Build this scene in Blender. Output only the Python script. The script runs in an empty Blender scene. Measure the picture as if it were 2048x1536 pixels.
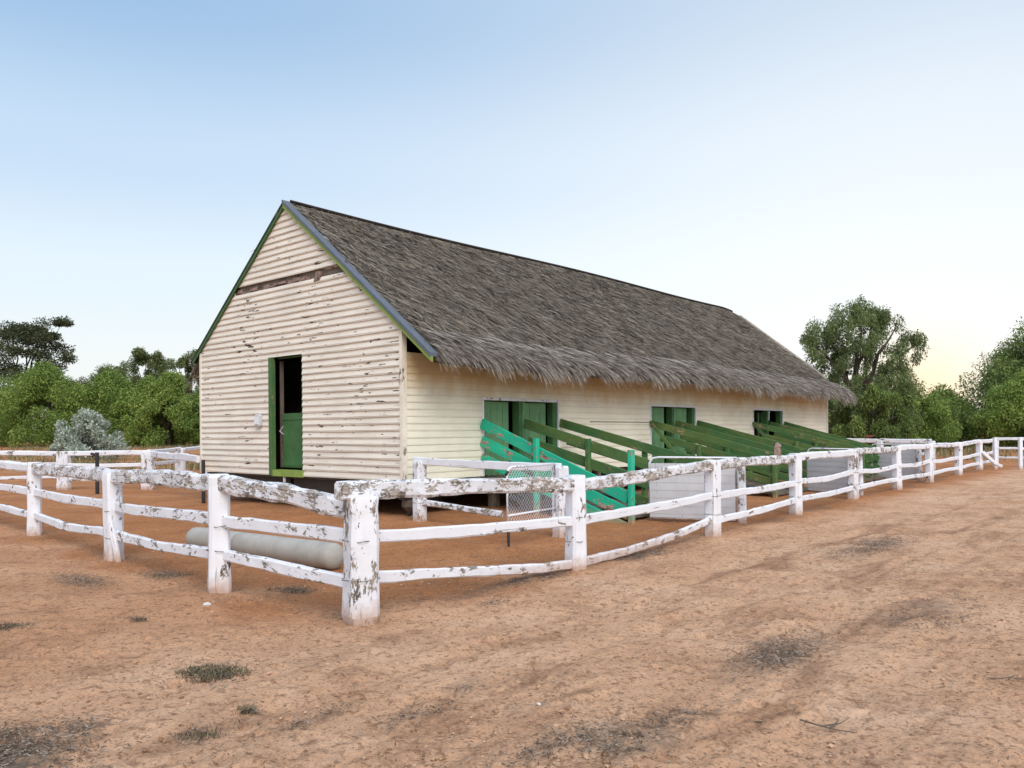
import bpy, math, random
import numpy as np
from mathutils import Vector, Matrix

random.seed(7)
RNG = np.random.default_rng(7)
SC = bpy.context.scene
COL = SC.collection
R = math.radians

# ------------------------------------------------------------------ camera
cam = bpy.data.cameras.new('camera')
co = bpy.data.objects.new('camera', cam)
COL.objects.link(co)
cam.sensor_width = 36.0
cam.lens = 36.0 * 1610.3 / 2048.0
cam.shift_y = 97.3 / 2048.0
cam.clip_start = 0.05
cam.clip_end = 3000.0
a = 0.0077
co.matrix_world = Matrix(((math.cos(a), math.sin(a), 0, 0), (0, 0, -1, 0), (-math.sin(a), math.cos(a), 0, 1.55), (0, 0, 0, 1)))
SC.camera = co

# ------------------------------------------------------------------ sky, fill light, exposure
FILL_AZ = R(165)      # measured from +Y towards +X: added soft fill, high behind the camera
FILL_EL = R(42)
world = bpy.data.worlds.new('World')
SC.world = world
world.use_nodes = True
wn = world.node_tree.nodes
wl = world.node_tree.links
wn.clear()
out = wn.new('ShaderNodeOutputWorld')
bg = wn.new('ShaderNodeBackground')
sky = wn.new('ShaderNodeTexSky')
sky.sky_type = 'NISHITA'
sky.sun_disc = False
sky.sun_elevation = FILL_EL
sky.sun_rotation = FILL_AZ
sky.air_density = 1.0
sky.dust_density = 1.6
sky.ozone_density = 1.0
# the evening sky: pale towards the horizon, a warm glow low on the right
geo = wn.new('ShaderNodeNewGeometry')
vm = wn.new('ShaderNodeVectorMath'); vm.operation = 'SCALE'; vm.inputs['Scale'].default_value = -1.0
sep = wn.new('ShaderNodeSeparateXYZ')
ramp = wn.new('ShaderNodeValToRGB')
cr = ramp.color_ramp
cr.interpolation = 'EASE'
SKYK = 1.0
stops = [(0.0, (0.58, 0.575, 0.53)), (0.08, (0.56, 0.58, 0.575)), (0.18, (0.505, 0.57, 0.615)), (0.30, (0.375, 0.475, 0.585)), (0.46, (0.22, 0.345, 0.505)), (0.60, (0.28, 0.39, 0.55)), (1.0, (0.44, 0.51, 0.64))]  # overhead stops raised above an evening sky to light walls and ground
cr.elements[0].position = stops[0][0]; cr.elements[0].color = (*stops[0][1], 1)
cr.elements[1].position = stops[-1][0]; cr.elements[1].color = (*stops[-1][1], 1)
for p, c in stops[1:-1]:
    e = cr.elements.new(p); e.color = (*c, 1)
gd = Vector((math.sin(R(27)) * math.cos(R(2)), math.cos(R(27)) * math.cos(R(2)), math.sin(R(2))))
dot = wn.new('ShaderNodeVectorMath'); dot.operation = 'DOT_PRODUCT'; dot.inputs[1].default_value = gd
pw = wn.new('ShaderNodeMath'); pw.operation = 'POWER'; pw.inputs[1].default_value = 420.0
mx0 = wn.new('ShaderNodeMath'); mx0.operation = 'MAXIMUM'; mx0.inputs[1].default_value = 0.0
glow = wn.new('ShaderNodeMixRGB'); glow.blend_type = 'MIX'; glow.inputs[2].default_value = (0.86, 0.62, 0.34, 1)
gf = wn.new('ShaderNodeMath'); gf.operation = 'MULTIPLY'; gf.inputs[1].default_value = 0.75
pw2 = wn.new('ShaderNodeMath'); pw2.operation = 'POWER'; pw2.inputs[1].default_value = 6.5
gf2 = wn.new('ShaderNodeMath'); gf2.operation = 'MULTIPLY'; gf2.inputs[1].default_value = 0.88
glow2 = wn.new('ShaderNodeMixRGB'); glow2.blend_type = 'MIX'; glow2.inputs[2].default_value = (0.66, 0.67, 0.66, 1)
mixs = wn.new('ShaderNodeMixRGB'); mixs.inputs[0].default_value = 0.86
skm = wn.new('ShaderNodeMixRGB'); skm.blend_type = 'MULTIPLY'; skm.inputs[0].default_value = 1.0; skm.inputs[2].default_value = (0.085, 0.085, 0.085, 1)
wl.new(geo.outputs['Incoming'], vm.inputs[0])
wl.new(vm.outputs[0], sep.inputs[0]); wl.new(vm.outputs[0], dot.inputs[0])
wl.new(sep.outputs['Z'], ramp.inputs[0])
wl.new(dot.outputs['Value'], mx0.inputs[0]); wl.new(mx0.outputs[0], pw.inputs[0]); wl.new(mx0.outputs[0], pw2.inputs[0])
wl.new(pw.outputs[0], gf.inputs[0]); wl.new(pw2.outputs[0], gf2.inputs[0])
wl.new(gf2.outputs[0], glow2.inputs[0]); wl.new(ramp.outputs[0], glow2.inputs[1])
wl.new(gf.outputs[0], glow.inputs[0]); wl.new(glow2.outputs[0], glow.inputs[1])
wl.new(sky.outputs[0], skm.inputs[1])
wl.new(skm.outputs[0], mixs.inputs[1]); wl.new(glow.outputs[0], mixs.inputs[2])
wl.new(mixs.outputs[0], bg.inputs['Color'])
bg.inputs['Strength'].default_value = 1.0
wl.new(bg.outputs[0], out.inputs[0])

sky_fill = bpy.data.lights.new('sky_fill', 'SUN')  # added broad fill standing for bright sky, not the evening sun
sky_fill.energy = 1.5
sky_fill.angle = R(40)
sky_fill.color = (1.0, 0.94, 0.86)
so = bpy.data.objects.new('sky_fill', sky_fill)
COL.objects.link(so)
sd = Vector((math.sin(FILL_AZ) * math.cos(FILL_EL), math.cos(FILL_AZ) * math.cos(FILL_EL), math.sin(FILL_EL)))
so.rotation_euler = sd.to_track_quat('Z', 'Y').to_euler()

SC.view_settings.view_transform = 'Standard'
SC.view_settings.look = 'None'
SC.view_settings.exposure = 0.76
SC.view_settings.gamma = 1.0

# ------------------------------------------------------------------ helpers
def tag(o, label=None, cat=None, group=None, kind=None):
    if label: o['label'] = label
    if cat: o['category'] = cat
    if group: o['group'] = group
    if kind: o['kind'] = kind
    return o

def empty(name, loc, rz=0.0):
    o = bpy.data.objects.new(name, None)
    o.empty_display_size = 0.2
    COL.objects.link(o)
    o.location = loc
    o.rotation_euler = (0, 0, rz)
    return o

def link_mesh(name, verts, faces, mat, parent=None, smooth=False):
    me = bpy.data.meshes.new(name)
    if isinstance(verts, np.ndarray) and isinstance(faces, np.ndarray):
        nv, nf, k = len(verts), len(faces), faces.shape[1]
        me.vertices.add(nv)
        me.vertices.foreach_set('co', verts.astype(np.float32).ravel())
        me.loops.add(nf * k)
        me.loops.foreach_set('vertex_index', faces.astype(np.int32).ravel())
        me.polygons.add(nf)
        me.polygons.foreach_set('loop_start', np.arange(0, nf * k, k, dtype=np.int32))
        me.update(calc_edges=True)
    else:
        me.from_pydata([tuple(v) for v in verts], [], faces)
        me.update()
    if smooth:
        me.polygons.foreach_set('use_smooth', np.ones(len(me.polygons), dtype=bool))
    me.materials.append(mat)
    o = bpy.data.objects.new(name, me)
    COL.objects.link(o)
    if parent: o.parent = parent
    return o

class MB:
    def __init__(s):
        s.v = []; s.f = []; s.g = []      # g: grain coordinates, z runs along the timber
    def add(s, vs, fs):
        n = len(s.v)
        s.v += [Vector(x) for x in vs]; s.g += [tuple(x) for x in vs]
        s.f += [tuple(i + n for i in f) for f in fs]
    def box(s, lo, hi):
        x0, y0, z0 = lo; x1, y1, z1 = hi
        s.add([(x0, y0, z0), (x1, y0, z0), (x1, y1, z0), (x0, y1, z0), (x0, y0, z1), (x1, y0, z1), (x1, y1, z1), (x0, y1, z1)],
              [(0, 3, 2, 1), (4, 5, 6, 7), (0, 1, 5, 4), (1, 2, 6, 5), (2, 3, 7, 6), (3, 0, 4, 7)])
    def sweep(s, pts, prof, up=Vector((0, 0, 1)), wob=0.0, scl=None, rnd=None):
        """sweep a closed profile [(side, up)] along pts"""
        pts = [Vector(p) for p in pts]
        n = len(prof)
        rings = []
        run = 0.0
        for i, p in enumerate(pts):
            if i: run += (p - pts[i - 1]).length
            d = (pts[min(i + 1, len(pts) - 1)] - pts[max(i - 1, 0)]).normalized()
            side = d.cross(up)
            if side.length < 1e-4: side = Vector((1, 0, 0))
            side.normalize()
            s.g += [(a * k0 + pts[0].x, b * k0 + pts[0].y, run + pts[0].z) for (a, b) in prof for k0 in (scl[i] if scl else 1.0,)]
            u = side.cross(d).normalized()
            k = scl[i] if scl else 1.0
            ring = []
            for (a, b) in prof:
                j = 1.0 + ((rnd.random() - 0.5) * wob if rnd else 0)
                ring.append(p + side * a * k * j + u * b * k * j)
            rings.append(ring)
        base = len(s.v)
        for r in rings: s.v += r
        for i in range(len(rings) - 1):
            for j in range(n):
                a0 = base + i * n + j; a1 = base + i * n + (j + 1) % n
                s.f.append((a0, a0 + n, a1 + n, a1)[::-1])
        s.f.append(tuple(base + j for j in range(n))[::-1])
        s.f.append(tuple(base + (len(rings) - 1) * n + j for j in range(n)))
    def tube(s, pts, r, n=8, radii=None):
        prof = [(math.cos(2 * math.pi * i / n) * r, math.sin(2 * math.pi * i / n) * r) for i in range(n)]
        s.sweep(pts, prof, scl=radii)
    def build(s, name, mat, parent=None, smooth=False):
        o = link_mesh(name, s.v, s.f, mat, parent, smooth)
        at = o.data.attributes.new('grain', 'FLOAT_VECTOR', 'POINT')
        at.data.foreach_set('vector', np.array(s.g, np.float32).ravel())
        return o

def rprof(w, h, c=0.2):
    """rounded rectangle profile, centred"""
    a, b = w / 2, h / 2
    k = min(w, h) * c
    return [(-a + k, -b), (a - k, -b), (a, -b + k), (a, b - k), (a - k, b), (-a + k, b), (-a, b - k), (-a, -b + k)]

def lerp(a, b, t): return a + (b - a) * t

def vnoise(x, y, seed=0):
    x = np.asarray(x, float); y = np.asarray(y, float)
    xi = np.floor(x).astype(np.int64); yi = np.floor(y).astype(np.int64)
    fx = x - xi; fy = y - yi
    fx = fx * fx * (3 - 2 * fx); fy = fy * fy * (3 - 2 * fy)
    def h(i, j):
        n = (i * 374761393 + j * 668265263 + seed * 1442695041) & 0xFFFFFFFF
        n = ((n ^ (n >> 13)) * 1274126177) & 0xFFFFFFFF
        n = (n ^ (n >> 16)) & 0xFFFF
        return n / 65535.0
    return (h(xi, yi) * (1 - fx) + h(xi + 1, yi) * fx) * (1 - fy) + (h(xi, yi + 1) * (1 - fx) + h(xi + 1, yi + 1) * fx) * fy

# directions of the barn: S along its long side (away), O outwards from the long wall
YAW = 0.7171
CX, CY = -1.942, 14.559
S = Vector((math.sin(YAW), math.cos(YAW), 0)); O = Vector((math.cos(YAW), -math.sin(YAW), 0))

def ground_h(x, y):
    x = np.asarray(x, float); y = np.asarray(y, float)
    r = np.hypot(x, y)
    al = x * S.x + y * S.y; ac = x * O.x + y * O.y
    h = (vnoise(x / 2.3, y / 2.3, 1) - 0.5) * 0.05
    h = h + 0.006 * np.maximum(r - 45, 0) * (1 - np.clip((r - 120) / 400, 0, 1))
    return h

def gz(x, y): return float(ground_h(np.array([x]), np.array([y]))[0])

# ------------------------------------------------------------------ materials
def nmat(name):
    m = bpy.data.materials.new(name)
    m.use_nodes = True
    nt = m.node_tree
    b = nt.nodes['Principled BSDF']
    b.inputs['Roughness'].default_value = 0.8
    b.inputs['Specular IOR Level'].default_value = 0.25
    return m, nt.nodes, nt.links, b

def tex_noise(N, L, co, scale, detail=6, rough=0.6, dist=0.0, vscale=None):
    if vscale:
        mp = N.new('ShaderNodeMapping'); mp.inputs['Scale'].default_value = vscale
        L.new(co, mp.inputs['Vector']); co = mp.outputs[0]
    t = N.new('ShaderNodeTexNoise')
    t.inputs['Scale'].default_value = scale; t.inputs['Detail'].default_value = detail
    t.inputs['Roughness'].default_value = rough; t.inputs['Distortion'].default_value = dist
    L.new(co, t.inputs['Vector'])
    return t.outputs['Fac']

def ramp2(N, L, fac, stops, interp='LINEAR'):
    r = N.new('ShaderNodeValToRGB')
    r.color_ramp.interpolation = interp
    e = r.color_ramp.elements
    def c4(c): return (c, c, c, 1) if isinstance(c, (int, float)) else (*c, 1)
    e[0].position = stops[0][0]; e[0].color = c4(stops[0][1])
    e[1].position = stops[-1][0]; e[1].color = c4(stops[-1][1])
    for p, c in stops[1:-1]:
        q = e.new(p); q.color = c4(c)
    L.new(fac, r.inputs[0])
    return r.outputs[0]

def mix(N, L, fac, a, b, mode='MIX'):
    m = N.new('ShaderNodeMixRGB'); m.blend_type = mode
    for i, v in ((0, fac), (1, a), (2, b)):
        if isinstance(v, (int, float)): m.inputs[i].default_value = v
        elif isinstance(v, tuple): m.inputs[i].default_value = (*v, 1)
        else: L.new(v, m.inputs[i])
    return m.outputs[0]

def bump(N, L, b, h, strength=0.4, dist=0.01):
    bn = N.new('ShaderNodeBump')
    bn.inputs['Strength'].default_value = strength; bn.inputs['Distance'].default_value = dist
    L.new(h, bn.inputs['Height']); L.new(bn.outputs[0], b.inputs['Normal'])

def objco(N, L, attr=None):
    """object or grain coordinates shifted per object, so that no two parts wear alike"""
    oi = N.new('ShaderNodeObjectInfo')
    if attr:
        tc = N.new('ShaderNodeAttribute'); tc.attribute_name = attr; src = tc.outputs['Vector']
    else:
        tc = N.new('ShaderNodeTexCoord'); src = tc.outputs['Object']
    ml = N.new('ShaderNodeVectorMath'); ml.operation = 'MULTIPLY_ADD'
    ml.inputs[1].default_value = (1, 1, 1)
    sc = N.new('ShaderNodeMath'); sc.operation = 'MULTIPLY'; sc.inputs[1].default_value = 37.0
    L.new(oi.outputs['Random'], sc.inputs[0])
    L.new(src, ml.inputs[0]); L.new(sc.outputs[0], ml.inputs[2])
    return ml.outputs[0]

def paint_mat(name, col, peel, wood=(0.25, 0.21, 0.17), scale=7.0, dirt=0.25, alt=None, dust=False, crack=0.6):
    """old paint on timber; peel 0..1 is how much wood shows"""
    m, N, L, b = nmat(name)
    c = objco(N, L, 'grain')
    n1 = tex_noise(N, L, c, scale, 8, 0.72, 0.5, vscale=(1, 1, 0.42))
    n2 = tex_noise(N, L, c, scale * 0.22, 3, 0.55, vscale=(1, 1, 0.6))
    add = N.new('ShaderNodeMath'); add.operation = 'MULTIPLY_ADD'; add.inputs[1].default_value = 0.8
    L.new(n2, add.inputs[0]); L.new(n1, add.inputs[2])
    sc = N.new('ShaderNodeMath'); sc.operation = 'MULTIPLY'; sc.inputs[1].default_value = 0.8
    L.new(add.outputs[0], sc.inputs[0])
    t = 0.8 * (1.14 - 0.32 * peel)
    msk = ramp2(N, L, sc.outputs[0], [(0, 0), (t, 0), (t + 0.012, 1), (1, 1)])
    g = tex_noise(N, L, c, 70, 5, 0.7, vscale=(1, 1, 0.06))
    gl = tex_noise(N, L, c, 9, 3, 0.6)
    woodc = ramp2(N, L, g, [(0.33, tuple(x * 0.2 for x in wood)), (0.47, wood), (0.72, tuple(min(1, x * 2.0) for x in wood))])
    woodc = mix(N, L, ramp2(N, L, gl, [(0.5, 0), (0.62, 0.75)]), woodc, tuple(x * 0.22 for x in wood))
    d = tex_noise(N, L, c, 3.0, 6, 0.65)
    dc = ramp2(N, L, d, [(0.3, tuple(x * (1 - dirt) for x in col)), (0.62, col)])
    # drying cracks and dirt along the grain
    ck = tex_noise(N, L, c, 26, 4, 0.6, vscale=(1, 1, 0.035))
    cm = ramp2(N, L, ck, [(0, 0), (0.655, 0), (0.675, crack), (1, crack)])
    dc = mix(N, L, cm, dc, tuple(0.35 * x for x in wood))
    ds = tex_noise(N, L, c, 16, 5, 0.7, vscale=(1, 1, 0.12))
    dc = mix(N, L, ramp2(N, L, ds, [(0.45, 0), (0.8, dirt * 1.6)]), dc, tuple(0.55 * x + 0.3 * w for x, w in zip(col, wood)))
    if alt:
        an = tex_noise(N, L, c, 3.0, 6, 0.7, 0.5, vscale=(1, 1, .3))
        dc = mix(N, L, ramp2(N, L, an, [(0.40, 0), (0.62, 0.85)]), dc, alt)
    f = tex_noise(N, L, c, 34, 5, 0.7)
    fleck = ramp2(N, L, f, [(0, 0), (0.665, 0), (0.69, 0.75), (1, 0.75)])
    dc = mix(N, L, fleck, dc, tuple(0.5 * x + 0.12 for x in wood))
    fin = mix(N, L, msk, dc, woodc)
    if dust:
        gp_ = N.new('ShaderNodeNewGeometry'); sz = N.new('ShaderNodeSeparateXYZ'); L.new(gp_.outputs['Position'], sz.inputs[0])
        dz = N.new('ShaderNodeMath'); dz.operation = 'MULTIPLY_ADD'; dz.inputs[1].default_value = -0.28
        L.new(tex_noise(N, L, c, 11, 5, 0.7), dz.inputs[0]); L.new(sz.outputs['Z'], dz.inputs[2])
        dm = N.new('ShaderNodeMapRange'); dm.inputs[1].default_value = -0.12; dm.inputs[2].default_value = 0.06; dm.inputs[3].default_value = 0.75; dm.inputs[4].default_value = 0.0
        L.new(dz.outputs[0], dm.inputs[0])
        fin = mix(N, L, dm.outputs[0], fin, (0.46, 0.27, 0.16))
    L.new(fin, b.inputs['Base Color'])
    inv = N.new('ShaderNodeMath'); inv.operation = 'SUBTRACT'; inv.inputs[0].default_value = 1.0
    L.new(msk, inv.inputs[1])
    hh = mix(N, L, 0.35, inv.outputs[0], g)
    bump(N, L, b, hh, 0.5, 0.006)
    b.inputs['Roughness'].default_value = 0.65
    return m

M = {}
WHITE = (0.83, 0.84, 0.89)
M['white'] = paint_mat('white_paint', WHITE, 0.26, scale=18.0, dirt=0.08, dust=True)
M['white_worn'] = paint_mat('worn_white_paint', WHITE, 0.48, scale=26.0, dirt=0.12, dust=True)
M['white_peel'] = paint_mat('peeling_white_paint', WHITE, 0.70, wood=(0.33, 0.285, 0.245), scale=34.0, dirt=0.3, dust=True)
M['green'] = paint_mat('green_paint', (0.13, 0.205, 0.06), 0.28, wood=(0.26, 0.21, 0.13), scale=12, dirt=0.35, dust=True, alt=(0.04, 0.145, 0.055))
M['green_light'] = paint_mat('light_green_paint', (0.18, 0.37, 0.18), 0.0, wood=(0.14, 0.2, 0.1), scale=4, dirt=0.3)
M['green_door'] = paint_mat('dark_green_paint', (0.065, 0.17, 0.06), 0.0, wood=(0.1, 0.14, 0.08), scale=4, dirt=0.3)
M['lime'] = paint_mat('olive_green_paint', (0.28, 0.40, 0.09), 0.15, wood=(0.2, 0.2, 0.1), scale=5, dirt=0.3)
M['teal'] = paint_mat('teal_paint', (0.015, 0.56, 0.34), 0.42, wood=(0.36, 0.22, 0.18), scale=16, dirt=0.3, dust=True, alt=(0.02, 0.42, 0.27))
M['panel'] = paint_mat('pale_grey_sheet', (0.62, 0.62, 0.64), -0.1, dirt=0.12)
M['metal_cap'] = paint_mat('grey_blue_capping', (0.13, 0.155, 0.19), 0.05, dirt=0.2)
M['wood_grey'] = paint_mat('bare_grey_timber', (0.17, 0.14, 0.11), 0.5, wood=(0.10, 0.08, 0.06), dirt=0.4)
M['wood_dark'] = paint_mat('old_dark_timber', (0.045, 0.036, 0.03), 0.4, wood=(0.03, 0.025, 0.02), dirt=0.4)
M['wood_pink'] = paint_mat('bare_pinkish_timber', (0.33, 0.23, 0.19), 0.5, wood=(0.14, 0.09, 0.07), scale=12, dirt=0.4)
M['dark_metal'] = paint_mat('dark_steel', (0.035, 0.035, 0.04), 0.2, dirt=0.3)
M['rust'] = paint_mat('rusty_metal', (0.16, 0.05, 0.03), 0.4, dirt=0.4)
M['plastic'] = paint_mat('pale_grey_plastic', (0.55, 0.57, 0.6), -0.2, dirt=0.15)

def board_mat(name, col, top_tint, chips, linecol, edge=0.8):
    m, N, L, b = nmat(name)
    tc = N.new('ShaderNodeTexCoord'); c = tc.outputs['Object']
    n = tex_noise(N, L, c, 1.3, 5, 0.6)
    base = ramp2(N, L, n, [(0.3, tuple(x * 0.88 for x in col)), (0.65, col)])
    st = tex_noise(N, L, c, 6, 4, 0.6, vscale=(0.12, 0.12, 1.0))
    base = mix(N, L, ramp2(N, L, st, [(0.45, 0), (0.8, 0.22)]), base, linecol)
    # lap lines: worn lower edges, with the shade under each lap painted in
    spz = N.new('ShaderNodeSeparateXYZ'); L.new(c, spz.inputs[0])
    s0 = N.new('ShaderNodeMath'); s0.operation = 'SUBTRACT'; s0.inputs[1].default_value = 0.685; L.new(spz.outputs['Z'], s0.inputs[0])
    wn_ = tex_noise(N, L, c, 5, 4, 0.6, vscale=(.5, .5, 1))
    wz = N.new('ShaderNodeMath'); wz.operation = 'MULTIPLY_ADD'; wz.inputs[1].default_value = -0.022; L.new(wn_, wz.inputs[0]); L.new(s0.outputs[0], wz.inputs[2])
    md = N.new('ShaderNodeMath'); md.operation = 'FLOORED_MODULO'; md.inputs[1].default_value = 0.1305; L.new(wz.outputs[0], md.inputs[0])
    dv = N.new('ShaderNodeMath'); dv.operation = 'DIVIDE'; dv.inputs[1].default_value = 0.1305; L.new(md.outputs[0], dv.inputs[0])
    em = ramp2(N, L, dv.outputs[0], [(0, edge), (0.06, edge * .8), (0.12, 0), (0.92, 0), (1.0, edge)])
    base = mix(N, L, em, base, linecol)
    # chips along the boards
    ch = tex_noise(N, L, c, 6.0, 5, 0.60, 0.2, vscale=(0.5, 0.5, 2.6))
    big = tex_noise(N, L, c, 0.7, 2, 0.5)
    ad = N.new('ShaderNodeMath'); ad.operation = 'MULTIPLY_ADD'; ad.inputs[1].default_value = 0.35
    L.new(big, ad.inputs[0]); L.new(ch, ad.inputs[2])
    cm = ramp2(N, L, ad.outputs[0], [(0, 0), (chips, 0), (chips + 0.012, 1), (1, 1)])
    base = mix(N, L, cm, base, (0.07, 0.055, 0.045))
    # scuffs of pinkish bare timber
    sf = tex_noise(N, L, c, 11, 6, 0.7, 0.3, vscale=(0.3, 0.3, 1.6))
    base = mix(N, L, ramp2(N, L, sf, [(0, 0), (0.62, 0), (0.68, 0.55), (1, 0.55)]), base, linecol)
    if top_tint:
        # orange-brown tint, stronger towards the top boards
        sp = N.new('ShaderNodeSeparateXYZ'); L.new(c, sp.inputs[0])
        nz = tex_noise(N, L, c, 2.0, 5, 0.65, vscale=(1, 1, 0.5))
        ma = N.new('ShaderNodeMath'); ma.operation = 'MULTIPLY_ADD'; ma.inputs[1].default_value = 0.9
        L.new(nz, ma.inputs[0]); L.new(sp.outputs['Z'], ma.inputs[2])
        mr = N.new('ShaderNodeMapRange'); mr.inputs[1].default_value = 2.68; mr.inputs[2].default_value = 3.08; mr.inputs[3].default_value = 0; mr.inputs[4].default_value = top_tint
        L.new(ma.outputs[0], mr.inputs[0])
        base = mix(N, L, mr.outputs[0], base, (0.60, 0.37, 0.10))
    L.new(base, b.inputs['Base Color'])
    g = tex_noise(N, L, c, 18, 5, 0.7, vscale=(0.2, 0.2, 1.5))
    bump(N, L, b, g, 0.25, 0.006)
    b.inputs['Roughness'].default_value = 0.75
    return m
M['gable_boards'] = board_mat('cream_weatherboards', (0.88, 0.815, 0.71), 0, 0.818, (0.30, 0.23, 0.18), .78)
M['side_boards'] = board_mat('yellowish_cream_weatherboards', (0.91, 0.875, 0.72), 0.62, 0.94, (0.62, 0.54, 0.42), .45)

M['cream'] = paint_mat('cream_paint', (0.87, 0.81, 0.69), 0.2, wood=(0.3, 0.24, 0.19), scale=14, dirt=0.15)

def island_mat(name, stops, rough=0.85, transl=0.0, hue_noise=None):
    m, N, L, b = nmat(name)
    g = N.new('ShaderNodeNewGeometry')
    col = ramp2(N, L, g.outputs['Random Per Island'], stops)
    if hue_noise:
        tc = N.new('ShaderNodeTexCoord')
        n = tex_noise(N, L, tc.outputs['Object'], hue_noise[0], 3, 0.6)
        col = mix(N, L, ramp2(N, L, n, [(0.35, 0), (0.65, hue_noise[2])]), col, hue_noise[1])
    L.new(col, b.inputs['Base Color'])
    b.inputs['Roughness'].default_value = rough
    b.inputs['Specular IOR Level'].default_value = 0.15
    if transl > 0:
        t = N.new('ShaderNodeBsdfTranslucent'); L.new(col, t.inputs['Color'])
        ms = N.new('ShaderNodeMixShader'); ms.inputs[0].default_value = transl
        L.new(b.outputs[0], ms.inputs[1]); L.new(t.outputs[0], ms.inputs[2])
        L.new(ms.outputs[0], N['Material Output'].inputs['Surface'])
    return m
M['straw'] = island_mat('weathered_thatch', [(0, (0.085, 0.071, 0.056)), (0.22, (0.18, 0.154, 0.122)), (0.7, (0.29, 0.252, 0.205)), (0.95, (0.40, 0.355, 0.295)), (1, (0.42, 0.32, 0.19))], 0.85, 0, (0.5, (0.12, 0.10, 0.08), 0.35))
M['straw_fringe'] = island_mat('pale_thatch_fringe', [(0, (0.10, 0.083, 0.066)), (0.35, (0.25, 0.215, 0.18)), (0.8, (0.42, 0.37, 0.32)), (1, (0.64, 0.58, 0.51))])
M['leaf_bright'] = island_mat('bright_green_leaves', [(0, (0.085, 0.135, 0.025)), (0.5, (0.245, 0.345, 0.07)), (1, (0.46, 0.55, 0.16))], 0.7, 0.3, (0.25, (0.10, 0.19, 0.05), 0.6))
M['leaf_mid'] = island_mat('mid_green_leaves', [(0, (0.07, 0.105, 0.025)), (0.5, (0.20, 0.28, 0.07)), (1, (0.38, 0.46, 0.16))], 0.7, 0.3, (0.3, (0.09, 0.14, 0.05), 0.6))
M['leaf_dark'] = island_mat('dark_olive_leaves', [(0, (0.03, 0.042, 0.018)), (0.5, (0.075, 0.09, 0.04)), (1, (0.16, 0.17, 0.09))], 0.7, 0.2)
M['leaf_olive'] = island_mat('olive_leaves', [(0, (0.055, 0.075, 0.028)), (0.5, (0.15, 0.185, 0.065)), (1, (0.30, 0.33, 0.15))], 0.7, 0.25)
M['leaf_pepper'] = island_mat('drooping_green_leaves', [(0, (0.085, 0.12, 0.042)), (0.5, (0.21, 0.275, 0.10)), (1, (0.36, 0.43, 0.20))], 0.7, 0.3, (0.35, (0.05, 0.075, 0.03), 0.6))
M['leaf_silver'] = island_mat('silvery_leaves', [(0, (0.17, 0.20, 0.14)), (0.5, (0.40, 0.46, 0.37)), (1, (0.66, 0.72, 0.64))], 0.7, 0.2)
M['dry_grass'] = island_mat('dry_grass_blades', [(0, (0.12, 0.10, 0.05)), (0.5, (0.24, 0.21, 0.11)), (1, (0.36, 0.34, 0.18))], 0.8, 0.2)
M['green_grass'] = island_mat('greyish_green_blades', [(0, (0.07, 0.058, 0.038)), (0.5, (0.17, 0.14, 0.085)), (0.85, (0.28, 0.235, 0.16)), (1, (0.27, 0.27, 0.09))], 0.8, 0.2)
M['litter'] = island_mat('grey_litter', [(0, (0.07, 0.045, 0.03)), (0.5, (0.17, 0.12, 0.085)), (0.85, (0.28, 0.22, 0.17)), (1, (0.46, 0.40, 0.34))])
M['bark'] = paint_mat('tree_bark', (0.085, 0.065, 0.05), 0.6, wood=(0.05, 0.04, 0.03), scale=3, dirt=0.4)

def concrete_mat():
    m, N, L, b = nmat('weathered_concrete')
    c = objco(N, L)
    n = tex_noise(N, L, c, 4, 7, 0.65)
    col = ramp2(N, L, n, [(0.25, (0.30, 0.29, 0.265)), (0.5, (0.40, 0.385, 0.35)), (0.8, (0.48, 0.46, 0.425))])
    L.new(col, b.inputs['Base Color'])
    bump(N, L, b, tex_noise(N, L, c, 40, 5, 0.7), 0.3, 0.004)
    return m
M['concrete'] = concrete_mat()

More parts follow.
